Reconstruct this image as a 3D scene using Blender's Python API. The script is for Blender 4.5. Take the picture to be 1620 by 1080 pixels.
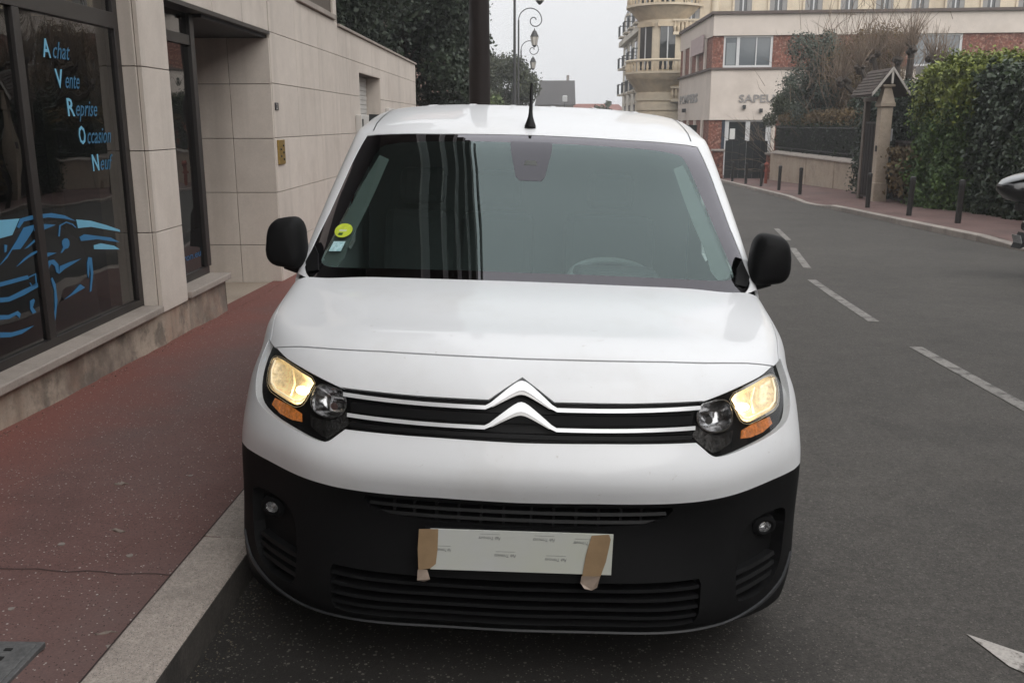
import bpy, bmesh, math, random
import numpy as np
from mathutils import Vector, Matrix, Quaternion
from mathutils.geometry import delaunay_2d_cdt

S = bpy.context.scene
COL = S.collection
for o in list(bpy.data.objects):
    bpy.data.objects.remove(o)

# ------------------------------------------------------------------ camera
CAM_Z = 1.66
cam_d = bpy.data.cameras.new('camera'); cam = bpy.data.objects.new('camera', cam_d); COL.objects.link(cam)
cam_d.sensor_width = 36.0
cam_d.lens = 36.0 * 1450.0 / 1620.0
cam_d.clip_start = 0.05; cam_d.clip_end = 4000
PITCH = math.atan(345 / 1450.0); YAW = math.radians(1.30)
cam.location = (0, 0, CAM_Z)
cam.rotation_euler = (math.pi / 2 - PITCH, 0, YAW)
S.camera = cam

# ------------------------------------------------------------------ overcast sky and weak soft sun
SUN_EL, SUN_AZ = math.radians(30), math.radians(150)      # veiled, behind the camera, a little to the right
W = bpy.data.worlds.new('World'); S.world = W; W.use_nodes = True
nt = W.node_tree; nt.nodes.clear()
out = nt.nodes.new('ShaderNodeOutputWorld'); bg = nt.nodes.new('ShaderNodeBackground'); bg.inputs['Strength'].default_value = 0.1
sky = nt.nodes.new('ShaderNodeTexSky'); sky.sky_type = 'NISHITA'; sky.sun_disc = False
sky.sun_elevation = SUN_EL; sky.sun_rotation = SUN_AZ; sky.dust_density = 6; sky.air_density = 1.5
hs = nt.nodes.new('ShaderNodeHueSaturation'); hs.inputs['Saturation'].default_value = 0.12
tc = nt.nodes.new('ShaderNodeTexCoord'); sep = nt.nodes.new('ShaderNodeSeparateXYZ')
ramp = nt.nodes.new('ShaderNodeMix'); ramp.data_type = 'RGBA'; ramp.clamp_factor = True; ramp.clamp_result = False
ramp.inputs[6].default_value = (.74, .745, .76, 1); ramp.inputs[7].default_value = (1.42, 1.44, 1.47, 1)
sc_ = nt.nodes.new('ShaderNodeVectorMath'); sc_.operation = 'SCALE'; sc_.inputs['Scale'].default_value = 10.2
cn = nt.nodes.new('ShaderNodeTexNoise'); cn.inputs['Scale'].default_value = 2.2; cn.inputs['Detail'].default_value = 4
cm = nt.nodes.new('ShaderNodeMapRange'); cm.inputs['To Min'].default_value = .93; cm.inputs['To Max'].default_value = 1.07
sc2 = nt.nodes.new('ShaderNodeVectorMath'); sc2.operation = 'SCALE'
mix = nt.nodes.new('ShaderNodeMix'); mix.data_type = 'RGBA'; mix.inputs[0].default_value = 0.88
L = nt.links.new
L(tc.outputs['Generated'], sep.inputs[0]); L(sep.outputs['Z'], ramp.inputs[0]); L(ramp.outputs[2], sc_.inputs[0])
L(tc.outputs['Generated'], cn.inputs['Vector']); L(cn.outputs[0], cm.inputs['Value']); L(cm.outputs[0], sc2.inputs['Scale'])
L(sc_.outputs[0], sc2.inputs[0])
L(sky.outputs[0], hs.inputs['Color']); L(hs.outputs[0], mix.inputs[6]); L(sc2.outputs[0], mix.inputs[7])
L(mix.outputs[2], bg.inputs['Color']); L(bg.outputs[0], out.inputs['Surface'])

sun_d = bpy.data.lights.new('sun', 'SUN'); sun_d.energy = 1.4; sun_d.angle = math.radians(75); sun_d.color = (1, .97, .93)
sun = bpy.data.objects.new('sun', sun_d); COL.objects.link(sun)
sd = Vector((math.sin(SUN_AZ) * math.cos(SUN_EL), math.cos(SUN_AZ) * math.cos(SUN_EL), math.sin(SUN_EL)))
sun.rotation_euler = sd.to_track_quat('Z', 'Y').to_euler(); sun.location = sd * 60

S.view_settings.view_transform = 'Standard'; S.view_settings.look = 'None'
S.view_settings.exposure = 0.38; S.view_settings.gamma = 1.0; S.view_settings.use_curve_mapping = False
S.render.engine = 'CYCLES'
S.cycles.use_denoising = True
S.cycles.use_adaptive_sampling = True; S.cycles.adaptive_threshold = .018; S.cycles.max_bounces = 7; S.cycles.diffuse_bounces = 3; S.cycles.glossy_bounces = 4; S.cycles.transparent_max_bounces = 24; S.cycles.volume_bounces = 0
S.cycles.sample_clamp_indirect = 6.0
S.cycles.caustics_reflective = False; S.cycles.caustics_refractive = False

# ------------------------------------------------------------------ helpers
rng = random.Random(7); NR = np.random.default_rng(7)

def tag(o, label=None, cat=None, group=None, kind=None):
    if label: o['label'] = label
    if cat: o['category'] = cat
    if group: o['group'] = group
    if kind: o['kind'] = kind
    return o

def thing(name, label, cat, loc=(0, 0, 0), rz=0.0, group=None):
    o = bpy.data.objects.new(name, None); COL.objects.link(o); o.empty_display_size = .2
    o.location = loc; o.rotation_euler = (0, 0, rz)
    return tag(o, label, cat, group)

def link(name, me, parent=None):
    o = bpy.data.objects.new(name, me); COL.objects.link(o)
    if parent is not None: o.parent = parent
    return o

def dup(root, loc=None, rz=None, label=None):
    r = root.copy(); COL.objects.link(r)
    if loc is not None: r.location = loc
    if rz is not None: r.rotation_euler = (0, 0, rz)
    if label: r['label'] = label
    for ch in list(root.children):
        c = ch.copy(); COL.objects.link(c); c.parent = r
        for g_ in list(ch.children):
            d = g_.copy(); COL.objects.link(d); d.parent = c
    return r

class MB:
    def __init__(s): s.v = []; s.f = []
    def add(s, vs, fs):
        b = len(s.v); s.v += [tuple(p) for p in vs]; s.f += [tuple(i + b for i in f) for f in fs]; return s
    def bx(s, x0, x1, y0, y1, z0, z1):
        return s.add([(x0,y0,z0),(x1,y0,z0),(x1,y1,z0),(x0,y1,z0),(x0,y0,z1),(x1,y0,z1),(x1,y1,z1),(x0,y1,z1)],
                     [(0,3,2,1),(4,5,6,7),(0,1,5,4),(1,2,6,5),(2,3,7,6),(3,0,4,7)])
    def obx(s, c, ax, ay, az):
        c = Vector(c); ax, ay, az = Vector(ax), Vector(ay), Vector(az); vs = []
        for k in (-1, 1):
            for i, j in ((-1,-1),(1,-1),(1,1),(-1,1)): vs.append(c + ax*i + ay*j + az*k)
        return s.add(vs, [(0,3,2,1),(4,5,6,7),(0,1,5,4),(1,2,6,5),(2,3,7,6),(3,0,4,7)])
    def tube(s, pts, r, seg=8, caps=True):
        pts = [Vector(p) for p in pts]; n = len(pts)
        if not hasattr(r, '__len__'): r = [r] * n
        b = len(s.v); up = Vector((0, 0, 1)); prev = None
        for i, p in enumerate(pts):
            d = (pts[min(i+1, n-1)] - pts[max(i-1, 0)])
            d = d.normalized() if d.length > 1e-9 else Vector((0,0,1))
            if prev is None:
                a = d.cross(up if abs(d.z) < .95 else Vector((1,0,0))).normalized()
            else:
                a = (prev - d * prev.dot(d))
                a = a.normalized() if a.length > 1e-6 else d.orthogonal().normalized()
            prev = a; c = d.cross(a)
            for k in range(seg):
                t = 2 * math.pi * k / seg
                s.v.append(tuple(p + (a * math.cos(t) + c * math.sin(t)) * r[i]))
        for i in range(n - 1):
            for k in range(seg):
                k2 = (k + 1) % seg
                s.f.append((b+i*seg+k, b+i*seg+k2, b+(i+1)*seg+k2, b+(i+1)*seg+k))
        if caps:
            s.f.append(tuple(b + k for k in range(seg - 1, -1, -1)))
            s.f.append(tuple(b + (n-1)*seg + k for k in range(seg)))
        return s
    def lathe(s, prof, o=(0, 0, 0), seg=16, axis='z'):
        b = len(s.v)
        for r_, h in prof:
            for k in range(seg):
                t = 2 * math.pi * k / seg; x, y = r_ * math.cos(t), r_ * math.sin(t)
                p = (x, y, h) if axis == 'z' else ((h, x, y) if axis == 'x' else (y, h, x))
                s.v.append((p[0]+o[0], p[1]+o[1], p[2]+o[2]))
        for i in range(len(prof) - 1):
            for k in range(seg):
                k2 = (k + 1) % seg
                s.f.append((b+i*seg+k, b+i*seg+k2, b+(i+1)*seg+k2, b+(i+1)*seg+k))
        s.f.append(tuple(b + k for k in range(seg - 1, -1, -1)))
        s.f.append(tuple(b + (len(prof)-1)*seg + k for k in range(seg)))
        return s
    def prism(s, poly, ex, h0, h1, frame=None):
        """poly in 2-D, extruded along the third axis; ex = function (a,b,h)->xyz"""
        n = len(poly); b = len(s.v)
        for h in (h0, h1): s.v += [tuple(ex(a, c, h)) for a, c in poly]
        s.f.append(tuple(b + i for i in range(n - 1, -1, -1))); s.f.append(tuple(b + n + i for i in range(n)))
        for i in range(n):
            j = (i + 1) % n; s.f.append((b+i, b+j, b+n+j, b+n+i))
        return s
    def mesh(s, name, mat, smooth=False, fix=True):
        me = bpy.data.meshes.new(name); me.from_pydata(s.v, [], s.f)
        if fix:
            bm = bmesh.new(); bm.from_mesh(me); bmesh.ops.recalc_face_normals(bm, faces=bm.faces); bm.to_mesh(me); bm.free()
        if smooth:
            me.polygons.foreach_set('use_smooth', [True] * len(me.polygons))
            me.set_sharp_from_angle(angle=math.radians(40))
        if mat: me.materials.append(mat)
        me.update(); return me
    def build(s, name, mat, parent=None, smooth=False, bevel=0, loc=None, fix=True):
        o = link(name, s.mesh(name, mat, smooth, fix), parent)
        if loc is not None: o.location = loc
        if bevel: bev(o, bevel)
        return o

def bev(o, w, seg=2):
    m = o.modifiers.new('bevel', 'BEVEL'); m.width = w; m.segments = seg; m.limit_method = 'ANGLE'; m.angle_limit = math.radians(40)
    m.harden_normals = False
    return o

def subsurf(o, n=2):
    m = o.modifiers.new('sub', 'SUBSURF'); m.levels = n; m.render_levels = n
    o.data.polygons.foreach_set('use_smooth', [True] * len(o.data.polygons)); return o

def text_mesh(name, body, size, mat, parent, mw, shear=0.0, bold=0.0, extrude=0.001, align='LEFT', width=None):
    cu = bpy.data.curves.new(name, 'FONT'); cu.body = body; cu.size = size; cu.shear = shear; cu.offset = bold; cu.extrude = extrude
    cu.align_x = align; cu.resolution_u = 2
    t = bpy.data.objects.new(name + '_t', cu); COL.objects.link(t)
    dg = bpy.context.evaluated_depsgraph_get(); me = bpy.data.meshes.new_from_object(t.evaluated_get(dg))
    bpy.data.objects.remove(t); me.name = name; me.materials.clear(); me.materials.append(mat)
    if width:
        xs = [v.co.x for v in me.vertices]; w0 = max(xs) - min(xs)
        k = width / max(w0, 1e-6)
        for v in me.vertices: v.co.x *= k
    o = link(name, me, parent); o.matrix_local = mw
    return o

def frame_mat(org, ax, ay):
    ax, ay = Vector(ax).normalized(), Vector(ay).normalized(); az = ax.cross(ay)
    m = Matrix((ax, ay, az)).transposed().to_4x4(); m.translation = Vector(org); return m

# ------------------------------------------------------------------ materials
def mat_new(name):
    m = bpy.data.materials.new(name); m.use_nodes = True; n = m.node_tree; n.nodes.clear()
    o = n.nodes.new('ShaderNodeOutputMaterial'); return m, n, o

def pbr(name, col, rough=.6, metal=0., var=None, bump=None, spec=.5, coat=0., grime=None, speck=None, rvar=0., emit=None, island=None, objrand=0., xband=None, streak=None):
    """var=(scale, amount[, detail]) brightness noise; bump=(scale, strength, dist); grime=(scale,colour,amount,lo,hi); speck=(scale,colour,thresh)"""
    m, n, o = mat_new(name); N_ = n.nodes.new; L = n.links.new
    p = N_('ShaderNodeBsdfPrincipled'); L(p.outputs[0], o.inputs['Surface'])
    p.inputs['Base Color'].default_value = (*col, 1); p.inputs['Roughness'].default_value = rough
    p.inputs['Metallic'].default_value = metal; p.inputs['Specular IOR Level'].default_value = spec
    if coat: p.inputs['Coat Weight'].default_value = coat; p.inputs['Coat Roughness'].default_value = .04
    tcn = N_('ShaderNodeTexCoord'); geo = N_('ShaderNodeNewGeometry'); pos = geo.outputs['Position']
    cur = None
    def rgb(c):
        r = N_('ShaderNodeRGB'); r.outputs[0].default_value = (*c, 1); return r.outputs[0]
    def noise(sc, det=4, rg=.6):
        t = N_('ShaderNodeTexNoise'); t.inputs['Scale'].default_value = sc; t.inputs['Detail'].default_value = det
        t.inputs['Roughness'].default_value = rg; L(pos, t.inputs['Vector']); return t.outputs[0]
    def mixc(a, b, f, mode='MIX'):
        x = N_('ShaderNodeMix'); x.data_type = 'RGBA'; x.blend_type = mode
        if hasattr(f, 'links'): L(f, x.inputs[0])
        else: x.inputs[0].default_value = f
        L(a, x.inputs[6]); L(b, x.inputs[7]); return x.outputs[2]
    def mr(v, a, b, c, d):
        x = N_('ShaderNodeMapRange'); L(v, x.inputs[0])
        for i, q in enumerate((a, b, c, d)): x.inputs[i + 1].default_value = q
        return x.outputs[0]
    def scalec(c, f):
        x = N_('ShaderNodeVectorMath'); x.operation = 'SCALE'; L(c, x.inputs[0]); L(f, x.inputs['Scale']); return x.outputs[0]
    cur = rgb(col)
    if island:
        cur = mixc(cur, rgb(island), geo.outputs['Random Per Island'])
    if objrand:
        oi = N_('ShaderNodeObjectInfo'); cur = scalec(cur, mr(oi.outputs['Random'], 0, 1, 1 - objrand, 1 + objrand))
    if var:
        for v in ([var] if not isinstance(var, list) else var):
            cur = scalec(cur, mr(noise(v[0], v[2] if len(v) > 2 else 5), .25, .75, 1 - v[1], 1 + v[1]))
    if grime:
        for g_ in ([grime] if not isinstance(grime, list) else grime):
            cur = mixc(cur, rgb(g_[1]), mr(noise(g_[0], 6, .65), g_[3], g_[4], 0, g_[2]))
    if streak:
        vm = N_('ShaderNodeVectorMath'); vm.operation = 'MULTIPLY'; L(pos, vm.inputs[0]); vm.inputs[1].default_value = (streak[0], streak[0], streak[0] * .06)
        t = N_('ShaderNodeTexNoise'); t.inputs['Scale'].default_value = 1; t.inputs['Detail'].default_value = 5; L(vm.outputs[0], t.inputs['Vector'])
        cur = mixc(cur, rgb(streak[1]), mr(t.outputs[0], streak[3], streak[4], 0, streak[2]))
    if xband:
        sx = N_('ShaderNodeSeparateXYZ'); L(pos, sx.inputs[0]); wob = mr(noise(1.1, 3), .3, .7, -.22, .22); ad = N_('ShaderNodeMath'); L(sx.outputs[0], ad.inputs[0]); L(wob, ad.inputs[1])
        cur = mixc(cur, rgb(xband[2]), mr(ad.outputs[0], xband[0], xband[1], xband[3], 0))
    if speck:
        for s_ in ([speck] if not isinstance(speck, list) else speck):
            t = N_('ShaderNodeTexVoronoi'); t.inputs['Scale'].default_value = s_[0]; L(pos, t.inputs['Vector'])
            wn = N_('ShaderNodeTexWhiteNoise'); L(t.outputs['Position'], wn.inputs['Vector'])
            a = mr(t.outputs['Distance'], s_[3] if len(s_) > 3 else .25, (s_[3] if len(s_) > 3 else .25) + .08, 1, 0)
            b = mr(wn.outputs['Value'], s_[2], s_[2] + .01, 0, 1)
            q = N_('ShaderNodeMath'); q.operation = 'MULTIPLY'; L(a, q.inputs[0]); L(b, q.inputs[1])
            cur = mixc(cur, rgb(s_[1]), q.outputs[0])
    L(cur, p.inputs['Base Color'])
    if rvar: L(mr(noise(3.0, 4), .3, .7, max(.02, rough - rvar), min(1, rough + rvar)), p.inputs['Roughness'])
    if bump:
        prevn = None
        for b_ in ([bump] if not isinstance(bump, list) else bump):
            bn = N_('ShaderNodeBump'); bn.inputs['Strength'].default_value = b_[1]; bn.inputs['Distance'].default_value = b_[2]
            L(noise(b_[0], 5), bn.inputs['Height'])
            if prevn is not None: L(prevn, bn.inputs['Normal'])
            prevn = bn.outputs[0]
        L(prevn, p.inputs['Normal'])
    if emit and emit[1] < 5: m.cycles.emission_sampling = 'NONE'
    if emit:
        p.inputs['Emission Color'].default_value = (*emit[0], 1); p.inputs['Emission Strength'].default_value = emit[1]
    return m

def glass(name, tint=(.8, .86, .83), ior=1.5, k=1.9, gcol=(1, 1, 1), rough=0.0, film=0.0, filmcol=(.5,.5,.5), wave=0.0):
    """thin pane: tinted transparency + mirror reflection by Fresnel, two faces counted"""
    m, n, o = mat_new(name); N_ = n.nodes.new; L = n.links.new
    tr = N_('ShaderNodeBsdfTransparent'); tr.inputs[0].default_value = (*tint, 1)
    gl = N_('ShaderNodeBsdfGlossy'); gl.inputs['Roughness'].default_value = rough; gl.inputs['Color'].default_value = (*gcol, 1)
    fr = N_('ShaderNodeFresnel'); fr.inputs['IOR'].default_value = ior
    gb_ = N_('ShaderNodeNewGeometry'); io = N_('ShaderNodeMapRange'); io.inputs[3].default_value = ior; io.inputs[4].default_value = 1 / ior; L(gb_.outputs['Backfacing'], io.inputs[0]); L(io.outputs[0], fr.inputs['IOR'])
    mu = N_('ShaderNodeMath'); mu.operation = 'MULTIPLY'; mu.inputs[1].default_value = k; mu.use_clamp = True
    L(fr.outputs[0], mu.inputs[0]); mx = N_('ShaderNodeMixShader'); L(mu.outputs[0], mx.inputs[0])
    if wave:
        geo = N_('ShaderNodeNewGeometry'); t = N_('ShaderNodeTexNoise'); t.inputs['Scale'].default_value = 2.0; t.inputs['Detail'].default_value = 1
        L(geo.outputs['Position'], t.inputs['Vector']); b = N_('ShaderNodeBump'); b.inputs['Strength'].default_value = 1; b.inputs['Distance'].default_value = wave
        L(t.outputs[0], b.inputs['Height']); L(b.outputs[0], gl.inputs['Normal'])
    base = tr.outputs[0]
    if film:
        df = N_('ShaderNodeBsdfDiffuse'); df.inputs[0].default_value = (*filmcol, 1)
        m2 = N_('ShaderNodeMixShader'); m2.inputs[0].default_value = film; L(tr.outputs[0], m2.inputs[1]); L(df.outputs[0], m2.inputs[2]); base = m2.outputs[0]
    L(base, mx.inputs[1]); L(gl.outputs[0], mx.inputs[2]); L(mx.outputs[0], o.inputs['Surface']); return m

M = {}
M['asphalt'] = pbr('asphalt', (.062, .056, .050), .82, xband=(.45, 1.15, (.015, .0135, .012), .86), var=[(.22, .16), (.8, .12), (5, .14), (26, .22), (60, .34), (170, .45)], grime=[(.6, (.03, .027, .025), .55, .52, .72), (1.7, (.075, .065, .055), .35, .55, .75)],  # kerbside band darkened to paint in the soft shade around the van
                   speck=[(48, (.115, .105, .092), .80, .2), (110, (.12, .11, .095), .76), (140, (.02, .02, .02), .75)], bump=[(130, .55, .006), (25, .2, .01)], spec=.35)
M['pave'] = pbr('red_asphalt', (.140, .076, .068), .8, var=[(.5, .2), (4, .12), (90, .2), (220, .25)], grime=[(.5, (.105, .080, .075), .75, .45, .65), (1.4, (.14, .068, .058), .4, .55, .75)],
                xband=(-2.5, -1.95, (.185, .066, .052), .85), speck=[(75, (.36, .32, .30), .78, .16), (48, (.42, .38, .36), .85, .11), (30, (.44, .40, .38), .94, .075), (120, (.03, .02, .02), .8)], bump=[(150, .5, .004)], spec=.35)
M['pave_far'] = pbr('red_asphalt_far', (.15, .095, .085), .85, var=[(.6, .2), (4, .15), (60, .2)], grime=(.7, (.07, .06, .055), .6, .5, .7), bump=(120, .4, .004), spec=.3)
M['granite'] = pbr('granite', (.29, .25, .22), .75, var=[(.9, .18), (60, .25), (180, .3)], grime=[(2.2, (.09, .08, .07), .6, .52, .75)], speck=[(160, (.40, .37, .34), .7), (210, (.06, .055, .05), .7)], bump=[(90, .5, .006)], objrand=.12)
M['paint_white'] = pbr('road_paint_fresh', (.40, .37, .34), .7, var=[(3, .15), (70, .25)], grime=[(14, (.07, .06, .05), .9, .56, .66), (45, (.10, .09, .08), .8, .58, .68)], bump=(120, .4, .003))
M['road_paint'] = pbr('road_paint', (.20, .188, .172), .7, var=[(3, .2), (70, .25)], grime=[(9, (.06, .054, .048), .95, .50, .62), (40, (.08, .07, .06), .8, .55, .66)], bump=(120, .4, .003))
M['iron'] = pbr('cast_iron', (.16, .16, .16), .6, metal=.5, var=[(6, .25), (80, .25)], bump=(60, .3, .003))
M['clad'] = pbr('stone_cladding', (.585, .52, .46), .62, var=[(1.4, .06), (8, .05), (70, .06)], grime=[(1.1, (.40, .335, .285), .45, .50, .75)], bump=(90, .12, .002), objrand=.05, streak=(5, (.36, .315, .275), .45, .52, .74))
M['joint'] = pbr('joint_mortar', (.11, .09, .075), .9, var=(20, .2))
M['plinth'] = pbr('plinth_render', (.36, .295, .235), .85, var=[(1.2, .14), (9, .1), (60, .12)], grime=[(1.6, (.15, .12, .10), .95, .46, .62), (5, (.10, .085, .07), .75, .52, .66), (.9, (.33, .19, .13), .7, .50, .66)], bump=[(12, .5, .012), (90, .35, .004)], streak=(7, (.16, .125, .10), .6, .5, .7))
M['sill'] = pbr('sill_stone', (.33, .285, .25), .7, var=[(2, .12), (50, .12)], grime=(3, (.17, .15, .13), .6, .5, .72), bump=(60, .3, .003))
M['dark_frame'] = pbr('dark_window_frame', (.022, .018, .017), .42, var=(30, .12))
M['shop_glass'] = glass('shop_glass', (.40, .43, .43), 1.52, 1.3, wave=.0035)
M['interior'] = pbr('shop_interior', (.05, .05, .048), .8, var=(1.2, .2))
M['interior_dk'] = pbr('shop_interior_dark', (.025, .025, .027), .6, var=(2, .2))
M['vinyl'] = pbr('blue_vinyl', (.028, .15, .31), .6, var=(8, .06))
M['vinyl_dim'] = pbr('dim_blue_vinyl', (.022, .115, .21), .6, var=(8, .06))
M['vinyl_lt'] = pbr('light_blue_vinyl', (.15, .40, .56), .5, var=(8, .06))
M['brass'] = pbr('brass', (.36, .24, .07), .45, metal=.7, var=(30, .2))
M['white_shutter'] = pbr('white_shutter', (.55, .53, .50), .6, var=(4, .08))
M['concrete'] = pbr('concrete', (.28, .26, .24), .85, var=[(.8, .15), (8, .12)], grime=(1.3, (.15, .14, .13), .6, .5, .7), bump=(50, .3, .004))
M['slab_dark'] = pbr('balcony_slab', (.15, .145, .14), .85, var=(1, .15))
M['facade_dark'] = pbr('facade_upper', (.075, .07, .068), .8, var=(.7, .2))
M['post_dark'] = pbr('dark_brown_paint', (.014, .009, .008), .6, spec=.25, var=(8, .15))
M['lamp_metal'] = pbr('lamp_metal', (.03, .03, .03), .5, var=(8, .15))
M['lamp_glass'] = pbr('lantern_glass', (.55, .52, .47), .35, var=(6, .1))
M['bark'] = pbr('bark', (.055, .042, .033), .9, var=[(3, .25), (20, .25)], bump=(25, .8, .02))
M['twig'] = pbr('twig', (.17, .125, .09), .9, var=(6, .3))
M['leaf_dark'] = pbr('leaf_dark', (.012, .022, .012), .55, island=(.048, .066, .038), var=(.6, .4))
M['leaf_mid'] = pbr('leaf_mid', (.030, .042, .018), .6, island=(.075, .085, .040), var=(.5, .35))
M['leaf_light'] = pbr('leaf_light', (.07, .10, .03), .6, island=(.13, .17, .06), var=(.5, .3))
M['leaf_laurel'] = pbr('leaf_laurel', (.010, .022, .008), .4, island=(.036, .060, .020), var=(.8, .35))
M['leaf_thuja'] = pbr('leaf_thuja', (.028, .066, .012), .6, island=(.10, .165, .030), var=(.8, .35))
M['leaf_thuja_top'] = pbr('leaf_thuja_top', (.085, .12, .018), .6, island=(.24, .27, .05), var=(.8, .3))
M['leaf_brown'] = pbr('leaf_brown', (.075, .050, .022), .7, island=(.20, .135, .06), var=(.8, .3))
M['leaf_blue'] = pbr('leaf_blue', (.032, .046, .034), .65, island=(.11, .13, .095), var=(.8, .3))
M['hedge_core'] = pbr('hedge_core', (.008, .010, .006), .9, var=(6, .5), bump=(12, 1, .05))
# ------------------------------------------------------------------ ground: the street falls away from the camera and to the right
def gz(x, y):
    yy = min(y, 170) if y > 0 else y
    return -0.0255 * (yy - 3.3) - 0.02 * (min(max(x, -2.2), 5.0) + 0.054)

def sheet(name, xs, ys, fz, mat, kind='structure'):
    v = []; f = []
    for y in ys:
        for x in xs: v.append((x(y) if callable(x) else x, y, 0))
    n = len(xs); v = [(a, b, fz(a, b)) for a, b, _ in v]
    for j in range(len(ys) - 1):
        for i in range(n - 1): f.append((j*n+i, j*n+i+1, (j+1)*n+i+1, (j+1)*n+i))
    me = bpy.data.meshes.new(name); me.from_pydata(v, [], f); me.materials.append(mat)
    o = link(name, me); return tag(o, kind=kind)

M['ground_far'] = pbr('far_ground', (.055, .058, .035), .9, var=[(.05, .3), (.6, .3)])
sheet('ground', [-600, -200, -60, -20, -2.2, 5, 20, 60, 200, 600], [-200, -60, -20, 0, 3.3, 20, 60, 120, 170, 300, 700, 1500], lambda x, y: gz(x, y) - .06, M['ground_far'])

def rk(y):           # x of the right kerb's road edge
    y = max(y, -30)
    return 8.12 + .30 * (1 / (1 + math.exp(-(y - 24) / 3.0))) + max(0, y - 30) * .058
def lk(y):           # x of the left kerb's road edge: the parking bay closes behind the van
    t = min(max((y - 8.2) / 1.6, 0), 1); return -1.03 + .75 * (3*t*t - 2*t*t*t)
YS = [-30, -12, -6] + [-3 + .5 * i for i in range(70)] + [34, 38, 44, 50, 60, 75, 90, 110, 130, 170]
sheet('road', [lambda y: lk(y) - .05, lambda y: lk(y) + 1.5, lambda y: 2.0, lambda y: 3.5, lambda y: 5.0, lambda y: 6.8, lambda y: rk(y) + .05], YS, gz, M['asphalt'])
PV = .132
def pz(x, y): return gz(x, y) + PV + (.012 * (-1.2 - x) if x < -1.2 else 0)
sheet('pavement', [lambda y: -2.75, lambda y: -2.0, lambda y: lk(y) - .13], YS, pz, M['pave'])
def rkh(y):          # right kerb height, lowered at two drives
    d = .125
    d -= .09 * math.exp(-((y - 28.2) / 1.7) ** 4); d -= .085 * math.exp(-((y - 14.2) / 1.9) ** 4); return d
def pzr(x, y):
    k = min(max((x - rk(y) - .17) / .6, 0), 1); return gz(x, y) + rkh(y) * (1 - k) + .125 * k
sheet('pavement_across', [lambda y: rk(y) + .17, lambda y: rk(y) + .5, lambda y: rk(y) + 1.0, lambda y: rk(y) + 2.6, lambda y: 14.5], YS, pzr, M['pave_far'])

M['granite_face'] = pbr('shade_toned_granite', (.075, .066, .058), .85, var=[(2, .3), (60, .25), (180, .3)], grime=[(5, (.03, .027, .024), .8, .46, .62)], bump=[(90, .5, .006)])  # granite darkened to paint in the shade on the kerb's road side
# kerb stones, each one a piece
kerb = MB(); kb = tag(bpy.data.objects.new('kerb', None), kind='structure'); COL.objects.link(kb)
def kerb_stone(par, y0, y1, fx, w, side, fz0, fzt):
    b = MB(); g_ = .004; a0, a1 = y0 + g_, y1 - g_
    xa0, xa1 = fx(a0), fx(a1); ch = .018 * side
    pr = lambda x, y, top: [(x, y, fz0(x, y) - .12), (x, y, top - .018), (x - ch, y, top - .003), (x - w * side, y, fzt(x - w * side, y) + .001), (x - w * side, y, fz0(x, y) - .12)]
    A = pr(xa0, a0, fzt(xa0, a0)); B = pr(xa1, a1, fzt(xa1, a1))
    b.add(A + B, [(0,1,2,3,4), (9,8,7,6,5)] + [(i, (i+1) % 5, 5+(i+1) % 5, 5+i) for i in range(5)])
    o = b.build('kerb_stone', M['granite'], par, bevel=.006)
    if side > 0:                                     # road face gets the darker granite, its shade painted into the colour
        o.data.materials.append(M['granite_face'])
        for p in o.data.polygons:
            if p.normal.x > .9: p.material_index = 1
    return o
y = -1.9
for i in range(16):
    l = 1.0 + .06 * math.sin(i * 2.3)
    kerb_stone(kb, y, y + l, lk, .19, 1, gz, lambda x, yy: gz(x, yy) + PV + .004); y += l
kb2 = tag(bpy.data.objects.new('kerb_across', None), kind='structure'); COL.objects.link(kb2)
y = 11.0
for i in range(44):
    l = 1.0; kerb_stone(kb2, y, y + l, rk, .17, -1, gz, lambda x, yy: gz(x, yy) + rkh(yy)); y += l
b = MB()
def strip_along(b, fx, w, y0, y1, n, side, dz):
    pts = [y0 + (y1 - y0) * i / n for i in range(n + 1)]; vs = []
    for q in pts: x = fx(q); vs += [(x, q, gz(x, q) - .1), (x, q, gz(x, q) + dz), (x + side * w, q, gz(x, q) + dz), (x + side * w, q, gz(x, q) - .1)]
    b.add(vs, [(4*i+k, 4*i+k+1, 4*i+k+5, 4*i+k+4) for i in range(n) for k in range(3)])
strip_along(b, lk, .19, y0=14.0, y1=170, n=60, side=-1, dz=PV); b.build('kerb_run', M['granite'], kb)
b = MB(); strip_along(b, rk, .17, 55.0, 170, 40, 1, .125); b.build('kerb_run', M['granite'], kb2)

# gutter grime strip and painted markings
def flat_poly(name, poly, mat, dz=.004, cat=None, label=None, kind='structure', sub=.25):
    v = [(x, y) for x, y in poly]; me = bpy.data.meshes.new(name)
    me.from_pydata([(x, y, gz(x, y) + dz) for x, y in v], [], [tuple(range(len(v)))]); me.materials.append(mat)
    o = link(name, me); return tag(o, label, cat, None, kind)
CL = [(5.9, 3.19), (7.6, 3.23), (8.74, 3.30), (10.2, 3.42), (11.64, 3.56), (12.9, 3.87), (15.7, 4.43), (17.1, 4.74), (19.6, 5.17), (24, 6.0), (30, 7.0)]
def clx(y):
    for (a, xa), (b_, xb) in zip(CL, CL[1:]):
        if y <= b_: return xa + (xb - xa) * (y - a) / (b_ - a)
    return CL[-1][1]
for y0, y1 in ((4.55, 7.58), (8.74, 11.64), (12.9, 15.6), (17.06, 19.6)):
    n = 10; ys = [y0 + (y1 - y0) * i / n for i in range(n + 1)]; hw = .055
    flat_poly('centre_line_dash', [(clx(q) - hw, q) for q in ys] + [(clx(q) + hw, q) for q in reversed(ys)], M['road_paint'])
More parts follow.
